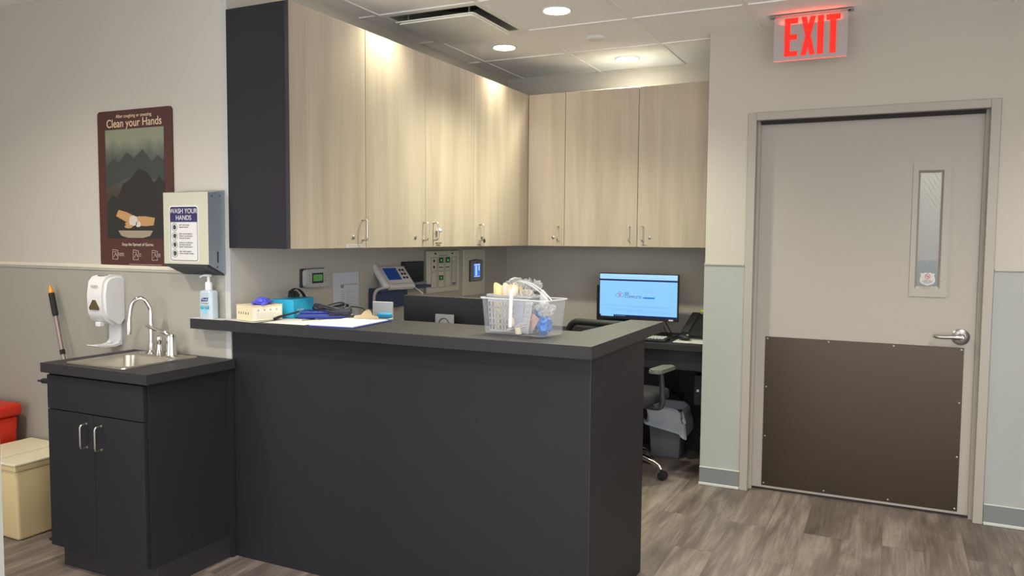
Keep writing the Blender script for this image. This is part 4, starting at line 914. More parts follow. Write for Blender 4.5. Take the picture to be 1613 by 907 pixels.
b = nb(); box(b, -0.112, -0.05, -0.09, 0.12, 0.008, 0.045, 0.012, 3, M4=Matrix.Translation((0, 0, 0.062)) @ Matrix.Rotation(math.radians(36), 4, 'X')); part(BP, 'handset', b, M['softblack'], smooth=40)
b = nb(); crumple(b, (-0.030, 0.085, 0.172), (0.032, 0.018, 0.012), 0.1, 3, 2); part(BP, 'yellow_flag', b, mat('neon_yellow', (214, 216, 40), 0.5), label='neon yellow tag on top')
b = nb(); box(b, -0.115, 0.10, -0.11, -0.101, 0.0, 0.008); part(BP, 'front_lip', b, M['grey'])
b = nb(); tube(b, spline([(-1.20, 5.22, DT+0.03), (-1.27, 5.22, DT+0.008), (-1.33, 5.27, DT+0.006), (-1.40, 5.36, DT+0.07), (-1.42, 5.40, DT+0.09)], 8), 0.0035, 6)
solo('phone_cable', b, M['softblack'], 'black cable running from the black phone behind the lit monitor', 'cable')
b = nb(); coil(b, [(-1.22, 5.15, DT+0.02), (-1.28, 5.12, DT+0.014), (-1.30, 5.18, DT+0.013), (-1.22, 5.21, DT+0.02)], 0.007, 34, 0.0025); solo('handset_cord', b, M['softblack'], 'coiled black handset cord beside the black phone', 'cord', smooth=True)

# ------------------------------------------------------------------ under the desk
WB = thing('waste_basket', 'grey waste basket with a white liner bag under the rear desk', 'waste basket', (-1.335, 5.22, 0))
M['bin_grey'] = mat('grey_bin_plastic', (98, 98, 106), 0.5)
b = nb(); box(b, -0.115, 0.115, -0.10, 0.10, 0, 0.30, 0.012, 2, taper=(0.84, 0.84)); part(WB, 'basket_body', b, M['bin_grey'], smooth=30)
b = nb()
ring = []
N = 40
base = rrect(-0.122, 0.122, -0.107, 0.107, 0.03, 9)
N = len(base)
for lv_, (dz, gr) in enumerate(((0.350, 0.90), (0.335, 1.04), (0.29, 1.07), (0.245, 1.12), (0.205, 1.20))):
    vs = []
    for i, (x, y) in enumerate(base):
        nn = noise.noise(Vector((x*30, y*30, lv_*0.6))); n3 = noise.noise(Vector((x*12+4, y*12, 1)))
        g_ = gr+0.10*nn*(1+0.4*lv_); vs.append(b.verts.new((x*g_, y*g_, dz+(0.055*n3 if lv_ < 2 else 0.10*n3 if lv_ == 4 else 0.03*nn))))
    ring.append(vs)
for A, Bq in zip(ring, ring[1:]):
    for i in range(N): j = (i+1) % N; b.faces.new((A[i], A[j], Bq[j], Bq[i]))
part(WB, 'liner_bag', b, mat('white_liner_plastic', (178, 184, 192), 0.35), smooth=25)
# chair
M['arm'] = mat('worn_grey_arm_pad', (104, 106, 98), 0.6)
CH = thing('office_chair', 'black office chair with arms and chrome star base tucked at the rear desk', 'chair', (-1.51, 4.68, 0), math.radians(-9))
def star(bm_list):
    pass
for k in range(5):
    a = math.radians(2+72*k); dx, dy = math.cos(a), math.sin(a)
    b = nb(); tube(b, spline([(dx*0.03, dy*0.03, 0.13), (dx*0.15, dy*0.15, 0.125), (dx*0.25, dy*0.25, 0.095), (dx*0.285, dy*0.285, 0.062)], 6), [0.022]*6+[0.019]*6+[0.015]*7, 12)
    lg = part(CH, 'base_leg', b, M['chrome'], smooth=True)
    b = nb()
    P2 = Vector((-dy, dx, 0))
    for s in (-1, 1):
        T4 = Matrix.Translation(Vector((dx*0.295, dy*0.295, 0.027))+P2*s*0.013) @ Matrix.Rotation(a+PI/2, 4, 'Z')
        lathe(b, [(0.018, -0.009), (0.027, -0.006), (0.027, 0.006), (0.018, 0.009)], 20, (0, 0, 0), 'X', M4=T4)
    tube(b, [(dx*0.287, dy*0.287, 0.030), (dx*0.287, dy*0.287, 0.064)], 0.008, 8)
    part(lg, 'caster', b, M['softblack'], smooth=40)
b = nb(); lathe(b, [(0.038, 0.09), (0.038, 0.15), (0.027, 0.16), (0.027, 0.30), (0.018, 0.30), (0.018, 0.42)], 20); part(CH, 'gas_lift', b, M['black'], smooth=40)
b = nb(); box(b, -0.24, 0.24, -0.22, 0.24, 0.45, 0.53, 0.03, 3); part(CH, 'seat', b, mat('charcoal_fabric', (48, 48, 54), 0.9, bump=0.4, bscale=600), smooth=40)
b = nb(); box(b, -0.11, 0.11, -0.11, 0.11, 0.42, 0.4499, 0.006); part(CH, 'seat_mechanism', b, M['black'])
for s in (-1, 1):
    b = nb(); tube(b, spline([(s*0.18, 0.0, 0.44), (s*0.28, -0.0, 0.45), (s*0.285, -0.0, 0.55), (s*0.275, 0.0, 0.668)], 6), 0.016, 10); ar = part(CH, 'armrest_post', b, M['dark_grey'], smooth=True)
    b = nb(); prism(b, rrect(s*0.28-0.042, s*0.28+0.042, -0.12, 0.14, 0.035), 0.668, 0.690, 'XY'); bmesh.ops.bevel(b, geom=[e for e in b.edges if e.verts[0].co.z > 0.68 and e.verts[1].co.z > 0.68], offset=0.008, segments=2, affect='EDGES'); part(ar, 'arm_pad', b, M['arm'], smooth=30)
# backrest: open frame with mesh
b = nb(); fr = []
for (x, z) in rrect(-0.225, 0.225, 0.58, 0.965, 0.09, 6): fr.append((x, -0.27-0.05*(1-(x/0.23)**2)+0.04*(z-0.6), z))
tube(b, fr, 0.020, 10, True); bk = part(CH, 'backrest_frame', b, M['softblack'], smooth=True)
b = nb(); vs = [b.verts.new((x, y+0.004, z)) for x, y, z in fr]; c0 = b.verts.new((0, -0.31, 0.77))
for i in range(len(vs)): b.faces.new((vs[i], vs[(i+1) % len(vs)], c0))
part(bk, 'back_mesh', b, clear_mat('black_mesh_fabric', (34, 34, 38), 0.8, 0.8, 0.1))
b = nb(); tube(b, spline([(0, -0.10, 0.43), (0, -0.26, 0.45), (0, -0.325, 0.56), (0, -0.315, 0.72)], 6), 0.022, 10); part(CH, 'back_support', b, M['black'], smooth=True)
# cables and power box under desk
for k in range(5):
    b = nb(); x = -1.37+0.024*k; g_ = 0.005; tube(b, spline([(x, 5.20, 0.74), (x+g_*math.sin(k*2), 5.21+0.01*k, 0.62), (x-g_, 5.27-0.012*k, 0.52), (x+g_, 5.30, 0.45-0.02*k), (x, 5.36, 0.40), (x, YB-0.035, 0.38)], 8), 0.0055, 6)
    solo('desk_cable', b, M['softblack'], 'black cable hanging in the bundle under the rear desk', 'cable', group='cables bundled under the rear desk')
b = nb(); tube(b, spline([(-1.70, 5.3, 0.62), (-1.5, 5.25, 0.60), (-1.38, 5.28, 0.64), (-1.33, YB-0.03, 0.66)], 8), 0.004, 6); solo('network_cable', b, M['softblack'], 'black cable running sideways under the rear desk top', 'cable')
b = nb(); tube(b, spline([(-1.36, 4.86, 0.33), (-1.28, 4.84, 0.335), (-1.235, 4.83, 0.31), (-1.22, 4.83, 0.265)], 8), 0.0035, 6)
PS = thing('power_box', 'black power supply box mounted upright under the right end of the rear desk', 'power supply', (-1.08, 4.98, 0.42))
b = nb(); box(b, -0.022, 0.034, -0.05, 0.05, 0.0, 0.19, 0.004); part(PS, 'box_body', b, M['black'])
b = nb(); box(b, -0.005, 0.010, -0.052, -0.050, 0.085, 0.10); part(PS, 'indicator', b, M['light_grey'])
for k in range(2):
    b = nb(); tube(b, spline([(-1.09+0.012*k, 4.98, 0.42), (-1.10-0.02*k, 5.08, 0.30), (-1.13+0.03*k, 5.12, 0.22), (-1.10, 5.22, 0.14), (-1.15, 5.38, 0.12)], 8), 0.004, 6); part(PS, 'power_cord', b, M['softblack'], world=True)
b = nb(); tube(b, spline([(-1.18, 5.30, 0.64), (-1.17, 5.28, 0.5), (-1.15, 5.28, 0.42), (-1.12, 5.30, 0.52), (-1.10, 5.32, 0.64)], 8), 0.0022, 5); solo('thin_wire', b, M['softblack'], 'thin wire hanging in a V under the rear desk', 'cable')

# ------------------------------------------------------------------ on the bar top
ZT = 1.0905
SB = thing('hand_sanitizer', 'clear pump bottle of hand sanitizer at the left end of the bar', 'sanitizer bottle', (-2.772, 2.592, ZT+0.0011), 0.0)
M['gel'] = mat('pale_blue_gel_bottle', (206, 220, 228), 0.2)
M['gel'].node_tree.nodes['Principled BSDF'].inputs['Transmission Weight'].default_value = 0.35
b = nb(); prism(b, rrect(-0.041, 0.041, -0.025, 0.025, 0.018, 4), 0.0, 0.118, 'XY')
for v in b.verts: pass
bb_ = rrect(-0.041, 0.041, -0.025, 0.025, 0.018, 4); bt_ = rrect(-0.016, 0.016, -0.014, 0.014, 0.012, 4)
A = [b.verts.new((x, y, 0.118)) for x, y in bb_]; Bq = [b.verts.new((x*0.85, y*0.85, 0.126)) for x, y in bb_]; C = [b.verts.new((x, y, 0.130)) for x, y in bt_]
for Q, S in ((A, Bq), (Bq, C)):
    for i in range(len(Q)): j = (i+1) % len(Q); b.faces.new((Q[i], Q[j], S[j], S[i]))
b.faces.new(C); bot = part(SB, 'bottle', b, M['gel'], smooth=35)
b = nb(); lathe(b, [(0.0155, 0.1285), (0.0155, 0.160), (0.013, 0.164), (0.007, 0.166), (0.007, 0.192)], 20); box(b, -0.009, 0.012, -0.010, 0.010, 0.188, 0.199, 0.003)
tube(b, spline([(0.004, 0, 0.194), (-0.02, -0.002, 0.194), (-0.04, -0.004, 0.190), (-0.048, -0.005, 0.184)], 5), [0.0055]*8+[0.004]*8, 10); part(SB, 'pump', b, M['white_plastic'], smooth=40)
M['label_blue'] = mat('navy_label', (38, 40, 120), 0.4); M['label_teal'] = mat('teal_label', (36, 150, 170), 0.4)
b = nb(); prism(b, [(-0.022, 0.078), (0.017, 0.080), (0.022, 0.096), (-0.017, 0.094)], -0.0262, -0.0251); lb = part(bot, 'brand_patch', b, M['label_blue'])
b = nb(); text(b, 'Purell', 0.0145, 0.0, 0.0872, -0.0265, 0.0002, shear=0.15); part(lb, 'lettering', b, M['paper'])
b = nb(); prism(b, rrect(-0.026, 0.026, 0.044, 0.059, 0.002), -0.0261, -0.0251); 
lb2 = part(bot, 'teal_band', b, M['label_teal'])
b = nb(); text(b, 'ADVANCED', 0.0075, 0.0, 0.0545, -0.0264, 0.0002); text(b, 'GEL', 0.0075, 0.0, 0.0475, -0.0264, 0.0002); part(lb2, 'lettering', b, M['paper'])
b = nb(); text(b, 'hand sanitizer', 0.0078, 0.0, 0.0705, -0.0254, 0.0002)
part(bot, 'small_print', b, M['ink_grey'])
b = nb(); prism(b, blob(0.0, 0.034, 0.016, 0.012), -0.0256, -0.0251); part(bot, 'blue_drop', b, mat('soft_blue_label', (130, 190, 215), 0.4))
# sheets of paper
sheets = [(-2.765, 2.593, 0.10, 0.055, 3, 'white sheet under the sanitizer bottle at the left end of the bar'), (-2.555, 2.70, 0.105, 0.135, -8, 'white sheet under the glove boxes on the bar'),
          (-2.33, 2.675, 0.108, 0.10, 4, 'white printed sheet on the bar in front of the blue cuff pouch'), (-2.29, 2.87, 0.14, 0.085, -18, 'white sheet under the blue cuff pouch and cables')]
for i, (x, y, hw, hd, dg, lbl) in enumerate(sheets):
    b = nb(); box(b, -hw, hw, -hd if i != 0 else -0.030, hd if i != 0 else 0.028, 0.0, 0.0006)
    solo('paper_sheet', b, M['paper'], lbl, 'paper', (x, y, ZT+0.0002+0.0007*(i % 4)), math.radians(dg))
# glove boxes
GB = thing('glove_box', 'open cream carton of gloves on the bar with violet gloves on top', 'glove box', (-2.489, 2.564, ZT+0.0036), math.radians(-15))
M['cream_card'] = mat('cream_carton', (216, 202, 168), 0.6)
b = nb(); box(b, -0.128, 0.0, 0.0, 0.150, 0.0, 0.066, 0.001); part(GB, 'carton', b, M['cream_card'])
b = nb(); box(b, -0.129, 0.001, -0.001, 0.152, 0.0662, 0.0685); part(GB, 'lid_flap', b, M['cream_card'])
b = nb()
for k in range(5): box(b, -0.108+k*0.019, -0.104+k*0.019, -0.0008, 0.0002, 0.028, 0.038)
part(GB, 'vent_slot', b, M['ink'])
b = nb(); box(b, 0.0001, 0.0012, 0.004, 0.147, 0.003, 0.060)
wp = part(GB, 'white_side_print', b, mat('pale_carton_print', (226, 220, 200), 0.6))
b = nb()
for k in range(5): box(b, 0.0011, 0.0016, 0.02, 0.13-0.012*(k % 3), 0.010+k*0.0055, 0.0112+k*0.0055)
for k in range(4): prism(b, blob(0.03+k*0.03, 0.047, 0.005, 0.005, 12, 0.6, k), 0.0011, 0.0016, 'YZ')
part(wp, 'printed_text', b, mat('faint_grey_print', (176, 172, 160), 0.6))
M['glove'] = mat('violet_blue_nitrile', (92, 96, 218), 0.45)
b = nb(); crumple(b, (0.0, 0.0, 0.009), (0.036, 0.060, 0.011), 0.28, 2, 4, 1.6); crumple(b, (-0.008, 0.018, 0.016), (0.026, 0.034, 0.012), 0.35, 9, 4, 1.7); crumple(b, (0.008, -0.03, 0.012), (0.024, 0.026, 0.010), 0.35, 5, 4, 1.7)
for v in b.verts: v.co.z = max(0.0, v.co.z)
tube(b, spline([(0.02, -0.02, 0.006), (0.035, -0.045, 0.01), (0.03, -0.07, 0.004)], 4), [0.009]*4+[0.007]*5, 8)
solo('nitrile_gloves', b, M['glove'], 'crumpled violet-blue gloves lying on the cream glove box', 'gloves', (-2.520, 2.660, ZT+0.0725), math.radians(20), smooth=60)
TG = thing('glove_box', 'bright teal carton with white icons right behind the cream glove box', 'glove box', (-2.437, 2.768, ZT+0.0036), math.radians(14))
M['teal_box'] = mat('bright_teal_carton', (34, 158, 196), 0.5)
b = nb(); box(b, -0.11, 0.0, 0.0, 0.20, 0, 0.082, 0.001); part(TG, 'carton', b, M['teal_box'])
b = nb(); text(b, 'Nitrile Gloves', 0.012, 0, 0, 0, 0.0002, 'LEFT', M4=Matrix.Translation((0.0004, 0.03, 0.034)) @ Matrix.Rotation(PI/2, 4, 'Z'))
for k in range(3): prism(b, blob(0.04+k*0.028, 0.018, 0.006, 0.007, 14, 0.5, k+2), 0.0001, 0.0008, 'YZ')
part(TG, 'white_print', b, M['paper'])
b = nb(); prism(b, disc(-0.055, 0.10, 0.022, 20, 1, 2.2), 0.0821, 0.0826, 'XY'); part(TG, 'oval_opening', b, mat('teal_dark', (20, 100, 130), 0.6))
# black strap and cuff pouch with cables
b = nb()
pts = spline([(-2.575, 2.90, ZT+0.11), (-2.56, 2.93, ZT+0.125), (-2.53, 2.945, ZT+0.095), (-2.52, 2.95, ZT+0.04), (-2.51, 2.95, ZT+0.006)], 6)
for i in range(len(pts)-1):
    d_ = (pts[i+1]-pts[i]).normalized(); s_ = Vector((0.9, -0.45, 0)).normalized()*0.018; n_ = d_.cross(s_).normalized()*0.0015
    Q = [b.verts.new(pts[i]+a*s_+c*n_) for a, c in ((-1, -1), (1, -1), (1, 1), (-1, 1))]; W_ = [b.verts.new(pts[i+1]+a*s_+c*n_) for a, c in ((-1, -1), (1, -1), (1, 1), (-1, 1))]
    b.faces.new(Q); b.faces.new(W_)
    for k in range(4): l = (k+1) % 4; b.faces.new((Q[k], Q[l], W_[l], W_[k]))
crumple(b, (-2.565, 2.915, ZT+0.095), (0.03, 0.02, 0.018), 0.4, 5, 3)
solo('black_strap', b, M['softblack'], 'black strap sticking up behind the teal glove box', 'strap')
CP = thing('blood_pressure_cuff', 'dark blue cuff pouch wrapped in black cables on the bar', 'cuff', (-2.335, 2.862, ZT+0.003), math.radians(30))
M['cuff_blue'] = mat('royal_blue_nylon', (34, 56, 136), 0.45, bump=0.3, bscale=300)
b = nb(); box(b, -0.115, 0.115, -0.055, 0.055, 0.0, 0.022, 0.005); box(b, -0.105, 0.10, -0.050, 0.048, 0.022, 0.034, 0.006); part(CP, 'pouch', b, M['cuff_blue'], smooth=30)
b = nb(); box(b, 0.02, 0.118, -0.057, 0.057, 0.010, 0.040, 0.008); part(CP, 'dark_end_cover', b, mat('dark_navy_nylon', (28, 30, 48), 0.6))
for k, (cx, cy, rx, ry, hz) in enumerate(((0.03, 0.0, 0.085, 0.050, 0.044), (0.035, 0.004, 0.075, 0.042, 0.050), (0.045, -0.012, 0.078, 0.052, 0.030), (0.02, 0.01, 0.07, 0.05, 0.056))):
    b = nb(); pts = [(cx+rx*math.cos(a*PI/12+k), cy+ry*math.sin(a*PI/12+k), hz+0.010*math.sin(a*PI/6+k*2)) for a in range(24)]; tube(b, pts, 0.0034 if k != 2 else 0.0028, 8, True)
    part(CP, 'cable_loop', b, M['softblack'] if k % 2 == 0 else M['dark_grey'], smooth=True)
b = nb(); tube(b, spline([(-2.32, 2.90, ZT+0.045), (-2.27, 2.955, ZT+0.05), (-2.20, 2.96, ZT+0.045), (-2.165, 2.935, ZT+0.03), (-2.20, 2.925, ZT+0.012), (-2.28, 2.905, ZT+0.012), (-2.32, 2.90, ZT+0.02)], 8), 0.003, 8); part(CP, 'cable_loop', b, M['softblack'], world=True, smooth=True)
b = nb(); tube(b, spline([(-2.40, 2.76, ZT+0.035), (-2.44, 2.70, ZT+0.02), (-2.455, 2.66, ZT+0.008)], 6), [0.004]*7+[0.006]*6, 8); part(CP, 'connector_lead', b, M['softblack'], world=True, smooth=True)
b = nb(); tube(b, spline([(-2.33, 2.70, ZT+0.0062), (-2.28, 2.78, ZT+0.0062), (-2.23, 2.86, ZT+0.0062), (-2.20, 2.91, ZT+0.008)], 6), 0.0018, 6); solo('thin_wire', b, M['ink'], 'thin dark wire lying across the papers between pouch and clipboard', 'cable')
b = nb(); prism(b, rrect(-0.035, 0.035, -0.02, 0.02, 0.008), 0.0, 0.003, 'XY'); ct = solo('cuff_tag', b, M['paper'], 'white-edged blue tag beside the cuff pouch', 'tag', (-2.275, 2.925, ZT+0.010), math.radians(20), rot=(math.radians(18), 0, math.radians(20)))
b = nb(); prism(b, rrect(-0.028, 0.024, -0.014, 0.014, 0.005), 0.0031, 0.0038, 'XY'); o = link('tag_face', b, mat('tag_blue', (44, 96, 170), 0.5)); o.parent = ct
# clipboard
CB = thing('clipboard', 'blue clipboard with white forms and a steel clip on the bar', 'clipboard', (-2.098, 2.745, ZT+0.0004), math.radians(6))
b = nb(); prism(b, rrect(-0.112, 0.112, -0.168, 0.168, 0.012), 0.0, 0.004, 'XY'); part(CB, 'board', b, mat('blue_board', (42, 58, 140), 0.4))
b = nb(); box(b, -0.105, 0.106, -0.160, 0.135, 0.0041, 0.0075); part(CB, 'form_sheets', b, M['paper'])
M['clip'] = mat('warm_nickel_clip', (150, 136, 112), 0.35, metal=0.8)
b = nb(); prism(b, [(-0.065, 0.0), (0.065, 0.0), (0.060, 0.012), (0.028, 0.018), (0.018, 0.034), (0.006, 0.045), (-0.006, 0.045), (-0.018, 0.034), (-0.028, 0.018), (-0.060, 0.012)], -0.0025, 0.0015, 'XZ', M4=Matrix.Translation((0, 0.125, 0.008)) @ Matrix.Rotation(math.radians(-28), 4, 'X'))
tube(b, [(-0.06, 0.130, 0.0125), (0.06, 0.130, 0.0125)], 0.005, 10); part(CB, 'clip', b, M['clip'], smooth=30)
b = nb(); tube(b, [(-0.06, 0.14, 0.012), (-0.075, 0.142, 0.018), (-0.11, 0.12, 0.012)], 0.003, 8); part(CB, 'pen_cord', b, M['softblack'])

# ------------------------------------------------------------------ clear bin with white basket
ang = math.radians(-8)
CBN = thing('clear_plastic_bin', 'clear plastic handled bin full of wrapped supplies on the bar', 'bin', (-1.452, 2.748, ZT), ang)
M['clear'] = clear_mat('clear_polystyrene', (214, 218, 222), 0.05, 0.06, 0.25, 0.28)
M['clear_rim'] = clear_mat('clear_rim', (226, 228, 230), 0.30, 0.15, 0.4)
BW, BD, BH = 0.280, 0.145, 0.138
b = nb()
def shell(bm, x0, x1, y0, y1, z0, z1, tap, rad=0.02, n=4, th=0.0022):
    cx, cy = (x0+x1)/2, (y0+y1)/2
    bot = [(cx+(x-cx)*tap, cy+(y-cy)*tap) for x, y in rrect(x0, x1, y0, y1, rad, n)]; top = rrect(x0, x1, y0, y1, rad, n)
    ti = rrect(x0+th, x1-th, y0+th, y1-th, rad, n); bi = [(cx+(x-cx)*tap*0.985, cy+(y-cy)*tap*0.985) for x, y in rrect(x0, x1, y0, y1, rad, n)]
    R_ = [[bm.verts.new((x, y, z)) for x, y in P] for P, z in ((bot, z0), (top, z1), (ti, z1), (bi, z0+th))]
    for A, B2 in zip(R_, R_[1:]):
        for i in range(len(A)): j = (i+1) % len(A); bm.faces.new((A[i], A[j], B2[j], B2[i]))
    bm.faces.new(R_[0][::-1]); bm.faces.new(R_[3])
shell(b, -0.012, BW+0.012, -0.010, BD+0.012, 0.0, BH, 0.92); part(CBN, 'bin_shell', b, M['clear'], smooth=35)
b = nb(); rim = [(x, y, BH) for x, y in rrect(-0.015, BW+0.015, -0.013, BD+0.015, 0.022, 5)]; tube(b, rim, 0.0034, 6, True); part(CBN, 'rim', b, M['clear_rim'], smooth=True)
b = nb(); hd = spline([(BW+0.012, 0.01, BH), (BW-0.03, 0.02, BH+0.03), (BW-0.10, 0.04, BH+0.060), (BW-0.16, 0.06, BH+0.066), (BW-0.20, 0.10, BH+0.04), (BW-0.21, 0.15, BH)], 6)
for dy in (0, 0.018): tube(b, [p+Vector((0.006*dy/0.018, dy, 0)) for p in hd], 0.0028, 6)
part(CBN, 'handle', b, M['clear_rim'], smooth=True)
b = nb(); box(b, 0.128, 0.143, -0.0165, -0.0145, 0.035, BH+0.045, 0.0005, M4=Matrix.Rotation(0.03, 4, 'Y')); part(CBN, 'white_strap', b, M['white_plastic'])
# white slotted basket (stands inside the clear bin)
WBk = thing('slotted_basket', 'white slotted plastic basket of tongue depressors standing inside the clear bin', 'basket', (-1.452+0.0264*math.sin(-ang), 2.748+0.0264, ZT+0.0032), ang)
M['basket_white'] = mat('white_basket_plastic', (166, 166, 170), 0.35)
b = nb()
wx, wy, wz = 0.198, 0.100, 0.138
def wallgrid(bm, p0, p1, q0, q1, nx, nz, th, nrm):
    """bilinear wall between bottom p0-p1 and top q0-q1 made of strips"""
    p0, p1, q0, q1 = map(Vector, (p0, p1, q0, q1)); nrm = Vector(nrm)*th
    def P(s, t): return (p0*(1-s)+p1*s)*(1-t)+(q0*(1-s)+q1*s)*t
    def slab(s0, s1, t0, t1):
        A = [P(s0, t0), P(s1, t0), P(s1, t1), P(s0, t1)]
        v = [bm.verts.new(a) for a in A]; w2 = [bm.verts.new(a+nrm) for a in A]
        bm.faces.new(v); bm.faces.new(w2[::-1])
        for i in range(4): j = (i+1) % 4; bm.faces.new((v[j], v[i], w2[i], w2[j]))
    slab(0, 1, 0.86, 1.0); slab(0, 1, 0, 0.06)
    H0, H1 = 0.06, 0.86
    for k in range(1, nz):
        t = H0+(H1-H0)*k/nz; slab(0, 1, t-0.025, t+0.025)
    for k in range(nx+1):
        s = k/nx; slab(max(0, s-0.22/nx), min(1, s+0.22/nx), H0, H1)
t_ = 0.004
c_ = [(0.006, 0.004), (wx-0.006, 0.004), (wx-0.006, wy-0.004), (0.006, wy-0.004)]; d_ = [(0, -0.002), (wx, -0.002), (wx, wy), (0, wy)]
for i in range(4):
    j = (i+1) % 4
    nr = [(0, 1, 0), (-1, 0, 0), (0, -1, 0), (1, 0, 0)][i]
    wallgrid(b, (*c_[i], 0), (*c_[j], 0), (*d_[i], wz), (*d_[j], wz), 12 if i % 2 == 0 else 6, 5, 0.0022, nr)
box(b, 0.006, wx-0.006, 0.004, wy-0.004, 0, 0.0025)
part(WBk, 'basket_body', b, M['basket_white'])
b = nb(); o_ = rrect(-0.010, wx+0.008, -0.006, wy+0.006, 0.016, 4); i_ = rrect(0.001, wx-0.002, 0.001, wy-0.001, 0.012, 4)
R_ = [[b.verts.new((x, y, z)) for x, y in P] for P, z in ((o_, wz+0.002), (o_, wz+0.009), (i_, wz+0.009), (i_, wz+0.002))]
for k in range(4):
    A, B2 = R_[k], R_[(k+1) % 4]
    for i in range(len(A)): j = (i+1) % len(A); b.faces.new((A[i], A[j], B2[j], B2[i]))
part(WBk, 'rolled_rim', b, M['basket_white'], smooth=40)
R4 = Matrix.Translation((-1.452, 2.748, ZT)) @ Matrix.Rotation(ang, 4, 'Z')
M['birch'] = mat('birch_stick', (232, 208, 152), 0.6, var=0.08, vscale=30); M['sleeve'] = mat('paper_sleeve', (226, 216, 196), 0.65)
td = [(0.018, 0.040, 0.0, 'birch'), (0.028, 0.034, 0.10, 'birch'), (0.050, 0.050, -0.15, 'birch'), (0.060, 0.046, 0.0, 'sleeve'), (0.068, 0.060, 0.12, 'birch'), (0.080, 0.050, -0.1, 'sleeve'), (0.088, 0.066, 0.1, 'birch'), (0.094, 0.044, 0.18, 'sleeve'), (0.100, 0.075, 0.22, 'birch')]
for i, (x, y, tl, mm) in enumerate(td):
    b = nb(); hgt = 0.190-0.006*(i % 3)
    pl = [(-0.0095, 0.0), (0.0095, 0.0), (0.0095, hgt-0.008), (0.006, hgt-0.002), (0, hgt), (-0.006, hgt-0.002), (-0.0095, hgt-0.008)]
    for dd in range(3): prism(b, [(a+0.003*dd, c-0.002*dd) for a, c in pl], -0.004+dd*0.003, -0.0022+dd*0.003)
    p = R4 @ Vector((x*0.95-0.004, y+0.026, 0.0065))
    solo('tongue_depressor', b, M[mm], 'bundle of cream wooden tongue depressors upright in the white slotted basket', 'tongue depressor', p, rot=(0, tl*0.35, ang+0.5*math.sin(i*2)), group='tongue depressors in the white basket')
M['wrap'] = clear_mat('crinkled_clear_wrap', (222, 222, 220), 0.10, 0.12, 0.5, 0.55)
def bag(name, label, cat, c, size, seed, m, amp=0.42, sub=3, freq=1.9):
    b = nb(); crumple(b, (0, 0, 0), size, amp, seed, sub, freq)
    zmin = min(v.co.z for v in b.verts)
    p = R4 @ Vector(c)
    return solo(name, b, m, label, cat, p, ang)
bag('wrapped_supply_bag', 'crinkled clear wrapper sticking up behind the tongue depressors', 'bag', (0.085, 0.10, 0.192), (0.040, 0.02, 0.022), 3, M['wrap'])
bag('wrapped_supply_bag', 'small crinkled clear wrapper at the top middle of the clear bin', 'bag', (0.145, 0.095, 0.190), (0.020, 0.012, 0.022), 8, M['wrap'])
bag('wrapped_supply_bag', 'small clear wrapper poking above the handle of the clear bin', 'bag', (0.185, 0.10, 0.188), (0.022, 0.012, 0.020), 12, M['wrap'])
bag('cotton_bag', 'bag of white rounds piled in the middle of the clear bin', 'bag', (0.150, 0.080, 0.135), (0.036, 0.032, 0.035), 21, mat('white_cotton', (176, 170, 160), 0.8), 0.3, 4, 5)
M['pad_blue'] = mat('bright_blue_pads', (48, 116, 190), 0.5)
bag('blue_alcohol_pads', 'heap of bright blue packets in the right end of the clear bin', 'packets', (0.238, 0.065, 0.036), (0.030, 0.036, 0.030), 31, M['pad_blue'], 0.5)
bag('blue_packet', 'single blue packet above the blue heap in the clear bin', 'packet', (0.200, 0.085, 0.080), (0.012, 0.010, 0.018), 33, M['pad_blue'], 0.4, 2)
bag('clear_glove_bag', 'milky clear bag above the blue packets at the right end of the clear bin', 'bag', (0.245, 0.07, 0.100), (0.032, 0.036, 0.032), 41, M['wrap'], 0.4)
b = nb(); box(b, -0.018, 0.018, -0.0012, 0.0012, -0.030, 0.030, 0.0005); p = R4 @ Vector((0.216, 0.022, 0.052))
solo('brown_packet', b, mat('dusty_pink_foil', (178, 144, 132), 0.45), 'dusty pink packet tilted in the clear bin left of the blue heap', 'packet', p, rot=(0.1, 0.6, ang))
b = nb(); box(b, -0.016, 0.016, -0.0015, 0.0015, -0.062, 0.062, 0.0008)
for k in range(6): box(b, -0.013, 0.013, -0.0035, -0.0015, -0.055+k*0.019, -0.040+k*0.019, 0.001)
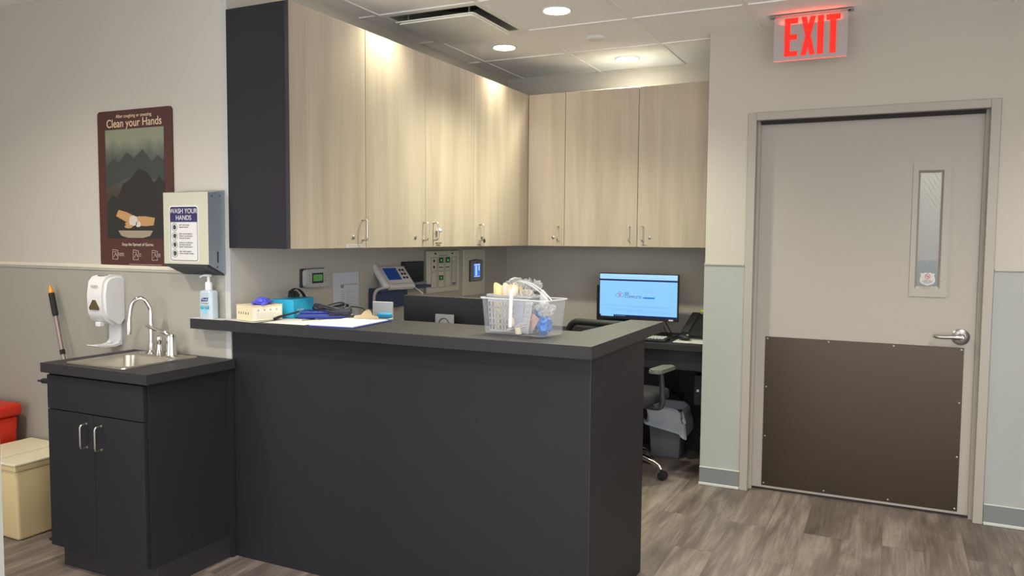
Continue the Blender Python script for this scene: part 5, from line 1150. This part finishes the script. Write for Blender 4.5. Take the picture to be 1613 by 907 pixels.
p = R4 @ Vector((0.196, 0.012, 0.070)); solo('blister_strip', b, mat('silver_foil_strip', (190, 190, 192), 0.3, metal=0.5), 'silvery strip of sealed packets leaning at the front of the clear bin', 'packet strip', p, rot=(0, 0.16, ang))
b = nb(); box(b, -0.030, 0.030, -0.001, 0.001, -0.055, 0.055); p = R4 @ Vector((0.160, 0.020, 0.072)); solo('instruction_leaflet', b, mat('grey_lilac_leaflet', (160, 160, 174), 0.6), 'grey leaflet standing in the middle of the clear bin', 'leaflet', p, rot=(0, 0.05, ang))
b = nb(); lathe(b, [(0.0, 0.0), (0.014, 0.0), (0.017, 0.026), (0.0155, 0.026), (0.013, 0.003), (0, 0.003)], 20); p = R4 @ Vector((0.158, 0.012, 0.004)); solo('medicine_cup', b, mat('cream_cup', (214, 206, 176), 0.4), 'small cream medicine cup on the floor of the clear bin', 'cup', p, smooth=40)
b = nb(); lathe(b, [(0.0, 0.0), (0.010, 0.001), (0.013, 0.012), (0.012, 0.028), (0.006, 0.036), (0, 0.037)], 18); p = R4 @ Vector((0.124, 0.012, 0.030)); solo('cotton_swab_cap', b, mat('cream_cotton', (226, 214, 190), 0.7), 'cream rounded cap beside the slotted basket inside the clear bin', 'cap', p, smooth=True)
for k in range(7):
    b = nb(); a_ = 0.30+0.05*k; tube(b, [(-0.05, 0, -0.012), (0.05, 0, 0.012+0.003*k)], 0.0016, 6); p = R4 @ Vector((0.140+0.004*k, 0.003+0.0032*k, 0.020+0.003*k))
    solo('wrapped_swab', b, M['paper_grey'] if k % 2 else mat('taupe_swab', (150, 132, 122), 0.6), 'thin wrapped swab lying slanted at the bottom of the clear bin', 'swab', p, ang, group='swabs lying in the clear bin')
b = nb(); prism(b, [(-0.020, -0.03), (0.026, -0.035), (0.014, 0.012), (0.0, 0.026), (-0.010, 0.020)], -0.0006, 0.0006); p = R4 @ Vector((0.220, 0.09, 0.150)); solo('folded_paper', b, M['paper'], 'white folded paper corner sticking out of the clear bin at right', 'paper', p, rot=(0.1, 0, ang))
